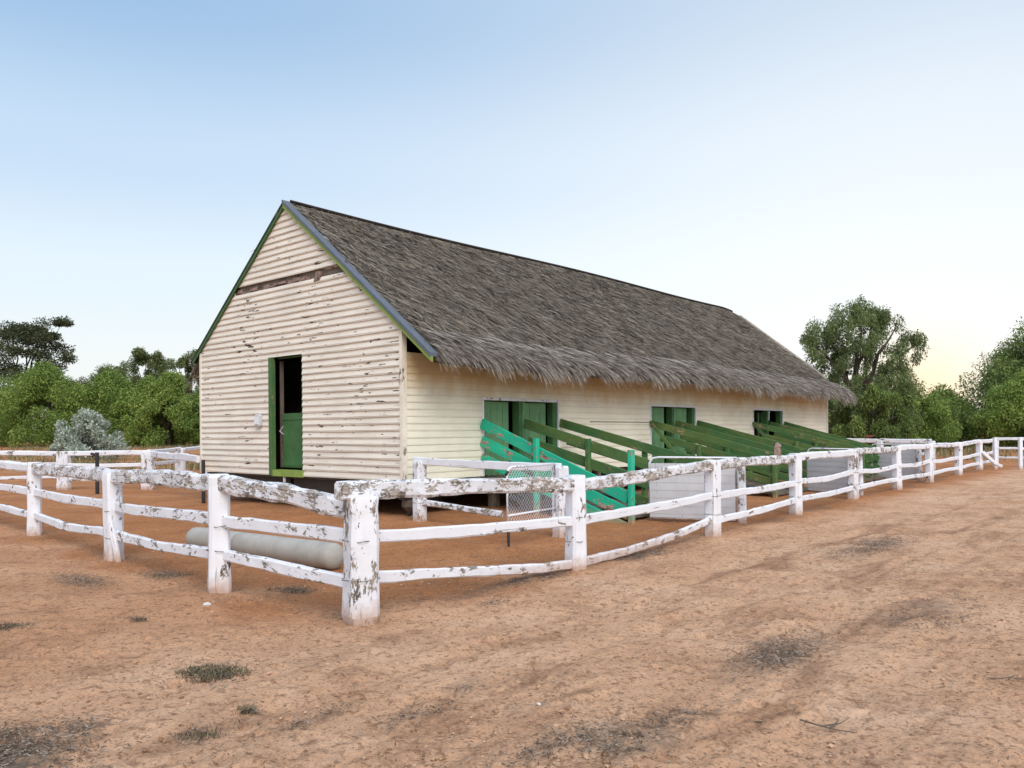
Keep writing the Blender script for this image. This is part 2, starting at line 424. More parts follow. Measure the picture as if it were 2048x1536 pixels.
def ground_mat():
    m, N, L, b = nmat('red_dirt')
    g = N.new('ShaderNodeNewGeometry'); c = g.outputs['Position']
    at = N.new('ShaderNodeAttribute'); at.attribute_name = 'soil'
    sp = N.new('ShaderNodeSeparateColor'); L.new(at.outputs['Color'], sp.inputs[0])
    rot = N.new('ShaderNodeVectorRotate'); rot.rotation_type = 'Z_AXIS'; rot.inputs['Angle'].default_value = YAW
    L.new(c, rot.inputs['Vector'])     # y now runs along the track
    cr_ = rot.outputs[0]
    n1 = tex_noise(N, L, c, 0.7, 6, 0.62)
    road = ramp2(N, L, n1, [(0.3, (0.57, 0.32, 0.185)), (0.5, (0.70, 0.415, 0.25)), (0.7, (0.79, 0.51, 0.335))])
    yard = ramp2(N, L, n1, [(0.3, (0.38, 0.155, 0.06)), (0.55, (0.50, 0.215, 0.088)), (0.75, (0.58, 0.28, 0.13))])
    col = mix(N, L, sp.outputs[0], road, yard)
    # streaks along the wheel tracks
    s1 = tex_noise(N, L, cr_, 2.2, 6, 0.65, 0.6, vscale=(1.0, 0.22, 1.0))
    s1m = ramp2(N, L, s1, [(0.50, 0), (0.64, 0.6), (1, 0.75)])
    tr = N.new('ShaderNodeMath'); tr.operation = 'MULTIPLY'
    L.new(s1m, tr.inputs[0]); L.new(sp.outputs[1], tr.inputs[1])
    col = mix(N, L, tr.outputs[0], col, (0.235, 0.115, 0.062))
    # damp and scuffed patches
    n2 = tex_noise(N, L, c, 1.6, 7, 0.68, 0.5)
    col = mix(N, L, ramp2(N, L, n2, [(0.53, 0), (0.66, 0.5), (1, 0.65)]), col, (0.27, 0.135, 0.075))
    n3 = tex_noise(N, L, c, 12, 7, 0.74, 0.3)
    col = mix(N, L, ramp2(N, L, n3, [(0.53, 0), (0.60, 0.62), (1, 0.72)]), col, (0.22, 0.115, 0.065))
    n4 = tex_noise(N, L, c, 48, 5, 0.74, 0.2)
    col = mix(N, L, ramp2(N, L, n4, [(0.53, 0), (0.63, 0.62), (1, 0.7)]), col, (0.17, 0.095, 0.06))
    col = mix(N, L, ramp2(N, L, n4, [(0.25, 0.55), (0.46, 0)]), col, (0.72, 0.50, 0.35))
    # old leaf dust where litter has gathered
    n5 = tex_noise(N, L, c, 14, 7, 0.75, 0.4)
    lm = N.new('ShaderNodeMath'); lm.operation = 'MULTIPLY'
    L.new(ramp2(N, L, n5, [(0.38, 0.25), (0.58, 1)]), lm.inputs[0]); L.new(sp.outputs[2], lm.inputs[1])
    col = mix(N, L, lm.outputs[0], col, (0.15, 0.115, 0.085))
    L.new(col, b.inputs['Base Color'])
    hb = mix(N, L, 0.5, n3, n4)
    bump(N, L, b, hb, 0.8, 0.05)
    b.inputs['Roughness'].default_value = 0.95
    b.inputs['Specular IOR Level'].default_value = 0.1
    return m
M['ground'] = ground_mat()

# ------------------------------------------------------------------ ground
FENCE = [(-1.27, 6.70), (0.71, 9.09), (2.96, 11.90), (5.17, 14.71), (7.67, 18.13), (9.96, 20.85), (12.35, 23.84), (15.08, 27.22), (17.72, 30.55), (20.4, 34.0)]
LEFTF = [(-1.27, 6.70), (-2.91, 7.98), (-5.01, 10.12), (-7.43, 12.50), (-9.9, 14.9), (-12.4, 17.3), (-14.9, 19.7), (-17.4, 22.1)]
LITTER = []   # (x, y, radius along, radius across, amount): patches of old leaf litter
def G(px, py):
    """a point of the flat ground, used for patches of litter and tufts"""
    a0 = 0.0077
    u = px - 1024; v = py - 865.3
    u, v = math.cos(a0) * u - math.sin(a0) * v, math.sin(a0) * u + math.cos(a0) * v
    z = 1610.3 * 1.55 / v
    return (u / 1610.3 * z, z)

def seg_dist(x, y, pts):
    d = np.full(x.shape, 1e9)
    for (x0, y0), (x1, y1) in zip(pts[:-1], pts[1:]):
        dx, dy = x1 - x0, y1 - y0
        t = np.clip(((x - x0) * dx + (y - y0) * dy) / (dx * dx + dy * dy), 0, 1)
        d = np.minimum(d, np.hypot(x - x0 - t * dx, y - y0 - t * dy))
    return d

def patch(px, py, ra, rc, am): return (*G(px, py), ra, rc, am)
PATCH = [patch(1560, 1300, .62, .22, .9), patch(1250, 1482, .30, .22, .9), patch(1375, 1438, .2, .12, .7), patch(35, 1505, .28, .40, 1.25), patch(1065, 1158, .5, .16, 1.1), patch(1290, 1108, .75, .16, .9),
         patch(165, 1458, .12, .14, .6), patch(390, 1475, .12, .12, .5), patch(930, 1380, .12, .10, .5), patch(1745, 1095, 1.2, .3, .6), patch(1860, 1225, .7, .3, .55), patch(585, 1178, .16, .25, .7),
         patch(160, 1160, .2, .6, .6), patch(330, 1148, .2, .3, .6), patch(270, 1240, .08, .14, .6), patch(25, 1258, .1, .14, .8), patch(1100, 1500, .4, .12, .6), patch(1940, 1495, .15, .12, .6), patch(420, 1350, .16, .28, .7),
         patch(500, 1425, .06, .10, .6), patch(620, 1445, .35, .09, .35), patch(820, 1440, .3, .1, .35), patch(1000, 1200, .3, .1, .4)]

def build_ground():
    rr = [0.0, 1.2, 2.2, 3.0]
    while rr[-1] < 9: rr.append(rr[-1] * 1.0042)
    while rr[-1] < 16: rr.append(rr[-1] * 1.0068)
    while rr[-1] < 45: rr.append(rr[-1] * 1.012)
    while rr[-1] < 1500: rr.append(rr[-1] * 1.08)
    rr = np.array(rr)
    front = np.linspace(R(-42), R(42), 1250)
    rest = np.linspace(R(42), R(318), 70)[1:-1]
    th = np.concatenate([front, rest])
    nr, nt = len(rr), len(th)
    RR, TH = np.meshgrid(rr, th, indexing='ij')
    X = RR * np.sin(TH); Y = RR * np.cos(TH)
    Z = ground_h(X, Y)
    near = np.clip((30 - RR) / 18, 0, 1)
    al = X * S.x + Y * S.y; ac = X * O.x + Y * O.y
    df = seg_dist(X, Y, FENCE); dl = seg_dist(X, Y, LEFTF)
    # which side of the two fences: the yard lies behind them
    side_r = (X + 1.27) * O.x + (Y - 6.7) * O.y          # >0 on the track side
    dirl = Vector((-0.713, 0.701, 0))
    side_l = (X + 1.27) * (-dirl.y) + (Y - 6.7) * dirl.x   # <0 behind the left fence
    wob = (vnoise(X / 0.8, Y / 0.8, 5) - .5) * 1.2
    yard = np.clip((-side_r + wob * .6 + .3) / 0.9, 0, 1) * np.clip(((Y - 6.7) * .713 + (X + 1.27) * .701 + 1.3 + wob) / 1.6, 0, 1)
    yard = np.maximum(yard, 0.45 * np.clip((-X - 0.5 - 0.35 * (8 - Y) + wob) / 2.0, 0, 1))
    yard = np.maximum(yard, np.clip((RR - 40) / 25, 0, 1) * 0.8)
    track = np.clip((side_r - 0.2) / 1.2, 0, 1) * 0.9 + 0.1
    tuft = np.zeros_like(X)
    for (px, py, ra, rc, am) in PATCH:
        da = (X - px) * S.x + (Y - py) * S.y; dc = (X - px) * O.x + (Y - py) * O.y
        q = np.hypot(da / ra, dc / rc) + (vnoise(X / .13, Y / .13, 8) - .5) * 1.3
        tuft = np.maximum(tuft, np.clip(1.2 - q, 0, 1) * am * .88)
    # rubbish blown against the foot of the fences
    base = np.exp(-(df / 0.16) ** 2) * np.clip((vnoise(al / 0.7, ac / .7, 21) - .45) * 3, 0, 1) + np.exp(-(dl / 0.15) ** 2) * np.clip((vnoise(X / .6, Y / .6, 22) - .5) * 3, 0, 1)
    tuft = np.clip(np.maximum(tuft, base * .7), 0, 1)
    # relief: hoof marks, clods, wheel ruts running along the track
    Z = Z + near * ((vnoise(X / .55, Y / .55, 2) - .5) * .035 + (vnoise(X / .19, Y / .19, 3) - .5) * .022 + (vnoise(X / .075, Y / .075, 4) - .5) * .016)
    fine = np.clip((9 - RR) / 4, 0, 1)
    Z = Z + fine * (vnoise(X / .034, Y / .034, 9) - .5) * .009
    rg = np.random.default_rng(12)      # hoof and boot prints
    for k in range(420):
        r_ = 3.3 + 9 * rg.uniform() ** 1.3; t_ = rg.uniform(R(-38), R(38)); pr = rg.uniform(.035, .075); dp = rg.uniform(.006, .018)
        cx_, cy_ = r_ * math.sin(t_), r_ * math.cos(t_)
        i0, i1 = np.searchsorted(rr, r_ - .25), np.searchsorted(rr, r_ + .25)
        sl = slice(i0, i1)
        q = np.hypot((X[sl, :1250] - cx_), (Y[sl, :1250] - cy_) * rg.uniform(.7, 1)) / pr
        Z[sl, :1250] += np.where(q < 2.2, -dp * np.exp(-(q / .8) ** 4) + dp * .6 * np.exp(-((q - 1.25) / .3) ** 2), 0)
    Z = Z + near * track * (vnoise(al / 2.2, ac / .22, 6) - .5) * .035
    Z = Z + near * tuft * .012
    verts = np.stack([X, Y, Z], -1).reshape(-1, 3)
    i = np.arange(nr - 1)[:, None]; j = np.arange(nt)[None, :]
    j2 = (j + 1) % nt
    f = np.stack([i * nt + j + 0 * i, i * nt + j2, (i + 1) * nt + j2, (i + 1) * nt + j], -1).reshape(-1, 4)[:, ::-1]
    f = f[nt:]        # the innermost ring closes on itself
    o = link_mesh('ground', verts, np.ascontiguousarray(f), M['ground'], smooth=True)
    me = o.data
    ca = me.color_attributes.new('soil', 'FLOAT_COLOR', 'POINT')
    cc = np.ones((len(verts), 4), np.float32)
    cc[:, 0] = yard.ravel(); cc[:, 1] = track.ravel(); cc[:, 2] = tuft.ravel()
    ca.data.foreach_set('color', cc.ravel())
    tag(o, kind='structure')
build_ground()

# ------------------------------------------------------------------ barn  (x outwards from the long wall, y along it, z up)
barn = empty('barn', (CX, CY, 0), -YAW)
tag(barn, 'cream weatherboard barn with a grey thatched roof, raised on low stumps', 'barn')
W = 7.226; HF = 0.685; HA = 6.446; SL = 0.784; XR = -W / 2; LEN = 21.0
def roof_z(x): return HA - SL * abs(x - XR)
PITCH = 0.1305

def boards(mb, place, a_lo, a_hi, h0, h1, holes, lip=0.024, step=0.4, jit=0.004, rnd=random.Random(3)):
    """lapped boards; place(a, h, out) -> point; a_lo/a_hi give the ends at a height; holes are (a0,a1,h0,h1)"""
    hs = set([h0, h1])
    k = 0
    edges = []
    while h0 + k * PITCH < h1 - 1e-6:
        edges.append(h0 + k * PITCH); k += 1
    cuts = sorted(set([round(e, 4) for e in edges] + [round(h1, 4)] + [round(h, 4) for q in holes for h in q[2:4] if h0 < h < h1]))
    for b0, b1 in zip(cuts[:-1], cuts[1:]):
        if b1 - b0 < 1e-4: continue
        bi = int((b0 - h0) / PITCH + 1e-3)
        e0 = h0 + bi * PITCH
        def outd(h): return lip * (1 - (h - e0) / PITCH)
        rj = random.Random(bi * 7 + 1)
        ph = rj.random() * 9
        iv = [(None, None)]
        hm = (b0 + b1) / 2
        excl = sorted([(q[0], q[1]) for q in holes if q[2] < hm < q[3]])
        segs = []
        cur = 'lo'
        for (x0, x1) in excl:
            segs.append((cur, x0)); cur = x1
        segs.append((cur, 'hi'))
        for (s0, s1) in segs:
            def ends(h): return (a_lo(h) if s0 == 'lo' else s0), (a_hi(h) if s1 == 'hi' else s1)
            p0, p1 = ends(b0); q0, q1 = ends(b1)
            if p1 - p0 < 0.01: continue
            if q1 < q0: q0 = q1 = (q0 + q1) / 2
            n = max(1, int((p1 - p0) / step))
            low = []; top = []; und = []
            for i in range(n + 1):
                t = i / n
                al = lerp(p0, p1, t); au = lerp(q0, q1, t)
                wv = jit * math.sin(al * 1.7 + ph) + (rj.random() - .5) * jit
                wz = jit * 0.9 * math.sin(al * 2.3 + ph * 2)
                inner = (abs(b0 - e0) < 1e-3 and bi > 0)
                low.append(place(al, b0 + (wz if inner else 0), outd(b0) + wv))
                top.append(place(au, b1 + 0.006, outd(b1)))
                und.append(place(al, b0 + 0.004, -0.004))
            m = len(low)
            mb.add(low + top, [(i, i + 1, m + i + 1, m + i) for i in range(m - 1)])
            mb.add(und + low, [(i, i + 1, m + i + 1, m + i) for i in range(m - 1)])

# front gable (plane y = 0, outwards is -y)
DOOR = (-4.27, -3.07, 0.60, 3.20)
GAPB = (-5.62, -1.52, 4.685, 4.86)
mb = MB()
def gclipL(h): return max(-W, XR - (HA - 0.05 - h) / SL)
def gclipR(h): return min(0.0, XR + (HA - 0.05 - h) / SL)
boards(mb, lambda x, h, o: (x, -0.05 - o, h), gclipL, gclipR, HF, HA - 0.06, [DOOR, GAPB], lip=0.028)
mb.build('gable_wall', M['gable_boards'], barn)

# long wall (plane x = 0)
OPEN = [(2.06, 4.47), (8.41, 10.77), (14.57, 16.85)]
OT = 2.21
mb = MB()
boards(mb, lambda y, h, o: (0.02 + o, y, h), lambda h: 0.0, lambda h: LEN, HF, 3.02, [(a0, a1, 0.5, OT) for a0, a1 in OPEN] + [(5.7, 8.36, 1.775, 1.80)], lip=0.014, step=0.8, jit=0.003)
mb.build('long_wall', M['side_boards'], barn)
# back walls
mb = MB()
boards(mb, lambda y, h, o: (-W - 0.02 - o, y, h), lambda h: 0.0, lambda h: LEN, HF, 3.02, [], lip=0.02, step=2)
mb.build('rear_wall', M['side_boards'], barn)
mb = MB()
boards(mb, lambda x, h, o: (x, LEN + 0.05 + o, h), gclipL, gclipR, HF, HA - 0.2, [], lip=0.028, step=2)
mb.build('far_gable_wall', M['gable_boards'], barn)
# corner boards
for nm, (x, y) in (('corner_board', (0, 0)), ('corner_board', (-W, 0)), ('corner_board', (0, LEN))):
    mb = MB()
    hi = 3.5 if y == 0 else 3.0
    mb.box((x - 0.035, y - 0.085, HF), (x + 0.04, y + 0.03, hi)) if y == 0 else mb.box((x - 0.03, y - 0.03, HF), (x + 0.045, y + 0.08, hi))
    mb.build(nm, M['cream'], barn)
# backing behind the broken strip in the gable, splintered remains of the board
mb = MB()
mb.add([(-5.72, -.03, 4.60), (-1.5, -.03, 4.60), (-1.80, -.03, 4.93), (-5.42, -.03, 4.93)], [(0, 1, 2, 3)])
mb.build('backing_board', M['wood_grey'], barn)
rj = random.Random(11)
mb = MB()
x = GAPB[0] - 0.05
while x < -2.75:
    l = rj.uniform(0.12, 0.5)
    z0 = 4.70 + rj.uniform(-0.02, 0.05); z1 = z0 + rj.uniform(0.02, 0.09)
    d = rj.uniform(0.006, 0.03)
    mb.add([(x, -0.03 - d, z0), (x + l, -0.03 - d - rj.uniform(0, .015), z0 + rj.uniform(-.02, .02)), (x + l * rj.uniform(.7, 1.1), -0.03 - d, z1 + rj.uniform(-.02, .02)), (x + l * rj.uniform(.05, .4), -0.03 - d, z1),
            (x, -0.03, z0), (x + l, -0.03, z0), (x + l, -0.03, z1), (x, -0.03, z1)], [(0, 1, 2, 3), (0, 4, 5, 1), (3, 2, 6, 7), (0, 3, 7, 4), (1, 5, 6, 2)])
    x += l * rj.uniform(0.5, 1.1)
mb.add([(-2.62, -.085, 4.62), (-2.42, -.095, 4.64), (-2.38, -.09, 4.80), (-2.55, -.075, 4.82), (-2.62, -.03, 4.62), (-2.42, -.03, 4.64), (-2.38, -.03, 4.80), (-2.55, -.03, 4.82)],
       [(0, 1, 2, 3), (0, 4, 5, 1), (1, 5, 6, 2), (2, 6, 7, 3), (3, 7, 4, 0)])
mb.add([(-2.3, -.07, 4.84), (-1.5, -.085, 4.90), (-1.55, -.06, 4.82), (-2.2, -.05, 4.80)], [(0, 1, 2, 3)])
mb.build('broken_board', M['wood_pink'], barn)

# door in the gable
df = MB()
df.box((DOOR[0] - 0.005, -0.095, HF - 0.01), (DOOR[0] + 0.115, 0.0, DOOR[3]))
df.box((DOOR[1] - 0.05, -0.04, HF + 0.12), (DOOR[1] + 0.0, 0.12, DOOR[3]))
df.box((DOOR[0] + 0.118, 0.05, DOOR[3] - 0.03), (DOOR[1] - 0.053, 0.12, DOOR[3] + 0.0))
frame = df.build('door_frame', M['green'], barn)
mb = MB(); mb.box((DOOR[0] + 0.133, -0.10, HF - 0.02), (DOOR[1] + 0.03, 0.10, HF + 0.115)); mb.build('door_sill', M['lime'], barn)
mb = MB(); mb.box((DOOR[0] + 0.20, 0.13, HF + 0.16), (DOOR[1] + 0.05, 0.17, 2.0))
mb.box((DOOR[0] + 0.20, 0.115, 1.86), (DOOR[1] + 0.05, 0.129, 1.98)); mb.box((DOOR[0] + 0.20, 0.115, HF + .2), (DOOR[1] + 0.05, 0.129, HF + .32))
dl_ = mb.build('half_door', M['green_door'], barn)
mb = MB(); mb.box((DOOR[0] + 0.13, 0.10, HF + 0.16), (DOOR[0] + 0.19, 0.16, DOOR[3] - .08)); mb.build('door_post', M['wood_grey'], barn)
mb = MB(); mb.tube([(DOOR[0] + .22, .12, 1.72), (DOOR[0] + .16, .07, 1.62), (DOOR[0] + .22, .12, 1.55)], 0.012, 6); mb.build('latch', M['plastic'], dl_)
# bracket under the sill
mb = MB(); mb.box((-3.78, -.07, HF - .14), (-3.74, -.03, HF - .025)); mb.build('sill_bracket', M['white'], barn)

# openings of the long wall
for k, (a0, a1) in enumerate(OPEN):
    mb = MB()
    mb.box((-0.10, a0, OT), (0.05, a1 + 0.0, OT + 0.05))
    mb.box((-0.10, a0 - 0.045, HF), (0.047, a0, OT + 0.05)); mb.box((-0.10, a1, HF), (0.047, a1 + 0.045, OT + 0.05))
    fr = mb.build('opening_frame', M['white'] if k < 9 else M['green'], barn)
    mid = (a0 + a1) / 2
    mb = MB()
    mb.box((-0.14, mid - 0.13, HF), (0.045, mid - 0.02, OT - .003))
    mb.build('opening_post', M['green_door'], barn)
    mb = MB(); mb.box((-0.14, a1 - 0.16, HF), (0.012, a1 - .002, OT - .003))
    mb.build('opening_post', M['green_door'], barn)
    mb = MB(); mb.box((-0.02, mid - .02, OT - .1), (.06, mid + .03, OT - .02)); mb.box((0.0, mid - .018, OT - .32), (.055, mid + .02, OT - .1))
    mb.build('opening_jamb', M['green_light'] if k < 2 else M['white_worn'], barn)
    if k < 2:
        for (d0, d1) in ((a0, mid - 0.30), (mid + 0.02, a1 - 0.26)):
            mb = MB()
            n = 5
            for i in range(n):
                y0 = lerp(d0, d1, i / n); y1 = lerp(d0, d1, (i + 1) / n) - 0.008
                mb.box((-0.13 - 0.004 * (i % 2), y0, HF), (-0.10 - 0.004 * (i % 2), y1, OT - 0.02))
            mb.build('board_door', M['green_light'], barn)
    else:
        for yy in (mid + .08, mid + 0.36):
            mb = MB(); mb.box((-.4, yy, HF), (-.36, yy + .09, OT - .25)); mb.box((-.4, yy - .03, OT - .3), (-.35, yy + .06, OT - .06)); mb.build('inside_rail', M['green_light'], barn)

# dark board screens added inside so that the openings read black
mb = MB()
for i in range(24):
    x = -W + .1 + i * (W - .2) / 24
    mb.box((x, 1.25 + .01 * (i % 2), HF), (x + (W - .2) / 24 - .01, 1.29 + .01 * (i % 2), 3.4))
mb.build('dark_screen', M['wood_dark'], barn)
mb = MB()
for i in range(60):
    y = 1.35 + i * (LEN - 1.6) / 60
    mb.box((-1.0 - .01 * (i % 2), y, HF), (-.96 - .01 * (i % 2), y + (LEN - 1.6) / 60 - .01, 3.2))
mb.build('dark_screen', M['wood_dark'], barn)
# floor, joists, stumps
mb = MB(); mb.box((-W + .05, 0.05, HF - .06), (-.05, LEN - .05, HF - .02))
mb.build('floor', M['wood_grey'], barn)
mb = MB()
for y in np.arange(0.45, LEN, 1.9):
    mb.box((-W + .02, y - .05, HF - .20), (-.02, y + .05, HF - .062))
mb.build('joist', M['wood_grey'], barn)
for (x0, x1) in ((-.22, -.10), (-W / 2 - .06, -W / 2 + .06), (-W + .10, -W + .22)):  # dark beams added to make the shaded gap under the floor black
    mb = MB(); mb.box((x0, .03, HF - .34), (x1, LEN - .03, HF - .203)); mb.build('shade_beam', M['wood_dark'], barn)
mb = MB(); mb.box((-W + .23, .04, HF - .30), (-W / 2 - .063, .14, HF - .063)); mb.build('shade_beam', M['wood_dark'], barn)
mb = MB(); mb.box((-W / 2 + .063, .04, HF - .30), (-.223, .14, HF - .063)); mb.build('shade_beam', M['wood_dark'], barn)
rj = random.Random(5)
for y in np.arange(0.3, LEN, 2.3):
    for x in (-.2, -1.95, -3.6, -5.3, -W + .2):
        mb = MB(); mb.tube([(x + rj.uniform(-.05, .05), y, -.1), (x, y, .2), (x + rj.uniform(-.03, .03), y, HF - .345)], rj.uniform(.12, .17), 9)
        mb.build('stump', M['wood_grey'], barn)

# barge boards and cappings on the front gable
def barge(mb, x0, x1, y0, y1, dz0, dz1):
    z0, z1 = roof_z(x0), roof_z(x1)
    P = [(x0, y0, z0 + dz0), (x1, y0, z1 + dz0), (x1, y0, z1 + dz1), (x0, y0, z0 + dz1), (x0, y1, z0 + dz0), (x1, y1, z1 + dz0), (x1, y1, z1 + dz1), (x0, y1, z0 + dz1)]
    mb.add(P, [(0, 1, 2, 3), (4, 7, 6, 5), (0, 4, 5, 1), (1, 5, 6, 2), (2, 6, 7, 3), (3, 7, 4, 0)])
XE = 0.86
mb = MB(); barge(mb, XR, XE, -0.145, -0.095, -0.15, -0.062); mb.build('barge_board', M['lime'], barn)
mb = MB(); barge(mb, XR, XE, -0.165, 0.02, -0.060, 0.008); mb.build('metal_capping', M['metal_cap'], barn)
mb = MB(); barge(mb, XR - .002, -W - .30, -0.12, -0.095, -0.13, -0.055); mb.build('barge_board', M['green_door'], barn)
mb = MB(); barge(mb, XR - .002, -W - .36, -0.13, 0.02, -0.053, 0.0); mb.build('metal_capping', M['dark_metal'], barn)
# rafters under the eaves seen from outside
for y in np.arange(0.1, LEN + .1, 1.0):
    mb = MB(); barge(mb, -0.6, 0.72, y - .03, y + .03, -0.26, -0.14); mb.build('rafter', M['wood_grey'], barn)

# thatch: a thick lumpy bed and a great many stems on it
def roof_point(u, v, side):
    """u metres down the slope from the ridge, v along the roof"""
    c = 1 / math.hypot(1, SL)
    x = XR + side * u * c
    z = HA - u * c * SL
    return x, v, z
UL = (XE + 0.1 - XR) * math.hypot(1, SL)
T0, T1 = 0.0, 21.1
def ridge_drop(v): return np.clip((v - 19.5) / 2.0, 0, 1) ** 2 * 0.22 + 0.03 * np.sin(v * 0.45)
def lump(u, v): return (vnoise(u / 0.9, v / 0.9, 31) - .5) * .07 * np.clip(u / .8, .15, 1) + (vnoise(u / .3, v / .3, 32) - .5) * .04 * np.clip(u / .8, .15, 1)
bed = []
for side, ul in ((1, UL), (-1, UL - 0.42)):
    nu, nv = 46, 150
    U, V = np.meshgrid(np.linspace(0, ul, nu), np.linspace(T0, T1, nv), indexing='ij')
    c = 1 / math.hypot(1, SL)
    nx, nz = SL * c * side, c
    off = lump(U, V) - 0.03
    X = XR + side * U * c + nx * off; Z = HA - U * c * SL + nz * off - ridge_drop(V)
    top = np.stack([X, V, Z], -1).reshape(-1, 3)
    X2 = XR + side * U * c - nx * .13; Z2 = HA - U * c * SL - nz * .13 - ridge_drop(V)
    bot = np.stack([X2, V, Z2], -1).reshape(-1, 3)
    i = np.arange(nu - 1)[:, None]; j = np.arange(nv - 1)[None, :]
    q = np.stack([i * nv + j, i * nv + j + 1, (i + 1) * nv + j + 1, (i + 1) * nv + j], -1).reshape(-1, 4)
    n0 = nu * nv
    f = [q, q[:, ::-1] + n0]
    def strip(idx):
        idx = np.array(idx); return np.stack([idx[:-1], idx[1:], idx[1:] + n0, idx[:-1] + n0], -1)
    f += [strip([(nu - 1) * nv + jj for jj in range(nv)]), strip([ii * nv for ii in range(nu)]), strip([ii * nv + nv - 1 for ii in range(nu)])]
    bed.append((np.concatenate([top, bot]), np.concatenate(f)))
vv = np.concatenate([bed[0][0], bed[1][0]]); ff = np.concatenate([bed[0][1], bed[1][1] + len(bed[0][0])])
def bed_mat():
    m, N, L, b = nmat('thatch_bed')
    tc = N.new('ShaderNodeTexCoord')
    n = tex_noise(N, L, tc.outputs['Object'], 26, 6, 0.7, vscale=(0.4, 1.3, 0.4))
    L.new(ramp2(N, L, n, [(0.3, (0.035, 0.03, 0.024)), (0.55, (0.13, 0.11, 0.09)), (0.8, (0.26, 0.22, 0.19))]), b.inputs['Base Color'])
    bump(N, L, b, n, 0.8, 0.05)
    return m
roof = link_mesh('thatched_roof', vv, ff, bed_mat(), barn)

def strands(u0, v0, side, length, width, yaw, lift, curl, rng, drop=None, segs=3):
    """flat tapering stems lying down the slope; arrays of equal length"""
    n = len(u0)
    c = 1 / math.hypot(1, SL)
    ts = np.linspace(0, 1, segs + 1)
    P = np.zeros((n, segs + 1, 3))
    h0 = lump(u0, v0) - 0.02
    for k, t in enumerate(ts):
        u = u0 + np.cos(yaw) * length * t
        v = v0 + np.sin(yaw) * length * t
        off = h0 + lift * t
        x = XR + side * u * c + SL * c * side * off
        z = HA - u * c * SL + c * off - ridge_drop(v)
        if curl is not None:
            z = z - curl * t ** 2
            x = x - side * curl * 0.55 * t ** 2
        P[:, k] = np.stack([x, v, z], -1)
    d = P[:, -1] - P[:, 0]
    # width direction: mostly across the slope
    wd = np.zeros((n, 3)); wd[:, 1] = 1.0
    wd[:, 0] = rng.normal(0, .35, n); wd[:, 2] = rng.normal(0, .35, n)
    dn = d / np.linalg.norm(d, axis=1, keepdims=True)
    wd -= dn * (wd * dn).sum(1, keepdims=True)
    wd /= np.linalg.norm(wd, axis=1, keepdims=True)
    V = np.zeros((n, (segs + 1) * 2, 3))
    for k, t in enumerate(ts):
        w = (width * (1 - 0.75 * t ** 1.5) / 2)[:, None]
        V[:, 2 * k] = P[:, k] - wd * w; V[:, 2 * k + 1] = P[:, k] + wd * w
    base = (np.arange(n) * (segs + 1) * 2)[:, None]
    F = np.concatenate([base + np.array([[2 * k, 2 * k + 1, 2 * k + 3, 2 * k + 2]]) for k in range(segs)])
    return V.reshape(-1, 3), F
rng = np.random.default_rng(3)
def clumpy(v, u, seed): return (vnoise(v / .22, u / .5, seed) - .5)
VS, FS, cnt = [], [], 0
def addst(t):
    global cnt
    VS.append(t[0]); FS.append(t[1] + cnt); cnt += len(t[0])
n = 90000
u0 = rng.uniform(0.0, UL - 0.62, n); v0 = rng.uniform(T0 + .05, T1 - .12, n)
addst(strands(u0, v0, 1, rng.uniform(.13, .40, n), rng.uniform(.008, .025, n), rng.normal(0.06, .31, n) + clumpy(v0, u0, 40) * .35, rng.uniform(-.02, .075, n), None, rng))
n = 12000
u0 = rng.uniform(-0.05, UL - 0.9, n); v0 = rng.uniform(T0 + .05, T1 - .12, n)
addst(strands(u0, v0, -1, rng.uniform(.3, .7, n), rng.uniform(.012, .03, n), rng.normal(0, .22, n), rng.uniform(-.02, .07, n), None, rng))
# ridge roll
n = 5000
v0 = rng.uniform(T0 + .02, T1 - .05, n)
addst(strands(rng.uniform(-.06, .0, n), v0, 1, rng.uniform(.2, .4, n), rng.uniform(.012, .022, n), rng.normal(0, .35, n), rng.uniform(-.01, .015, n), rng.uniform(0, .03, n), rng))
link_mesh('thatch_stems', np.concatenate(VS), np.concatenate(FS), M['straw'], roof)
mb = MB()
mb.tube([(XR + .0, v, HA + .02 - float(ridge_drop(np.array([v]))[0])) for v in np.arange(.05, 21.0, .35)], .03, 7)
mb.build('ridge_pole', M['wood_dark'], roof)
# the fringe at the eaves
VS, FS, cnt = [], [], 0
n = 38000
v0 = rng.uniform(T0 + .03, T1 - .02, n)
u0 = UL - rng.uniform(0.35, 1.0, n) ** 1.0 - (vnoise(v0 / .5, v0 * 0, 44) - .5) * .15
cl = clumpy(v0, v0 * 0, 41)
ln = rng.uniform(.45, .60, n) + .06 * np.clip((v0 - 5) / 8, 0, 1) + (vnoise(v0 / .35, v0 * 0, 42) - .5) * .07
reach = np.clip((u0 + ln - UL) / .4, 0, 1.4)
addst(strands(u0, v0, 1, ln, rng.uniform(.010, .024, n), rng.normal(0.04, .10, n) + cl * .10, rng.uniform(.02, .24, n), 0.04 + 0.27 * reach + rng.uniform(-.04, .06, n), rng, segs=5))
n = 6000
v0 = rng.uniform(T0 + .10, T1 - .02, n)
u0 = UL - .42 - rng.uniform(0.3, 0.8, n)
addst(strands(u0, v0, -1, rng.uniform(.5, .9, n), rng.uniform(.012, .026, n), rng.normal(0, .2, n), rng.uniform(.0, .1, n), 0.1 + rng.uniform(0, .25, n), rng, segs=4))
# loose ends on the far verge
n = 3500
u0 = rng.uniform(0, UL - .5, n)
addst(strands(u0, np.full(n, T1 - .12) + rng.uniform(-.2, .1, n), 1, rng.uniform(.25, .6, n), rng.uniform(.012, .024, n), rng.normal(0.25, .25, n), rng.uniform(-.03, .06, n), rng.uniform(0, .1, n), rng))
link_mesh('thatch_fringe', np.concatenate(VS), np.concatenate(FS), M['straw_fringe'], roof)

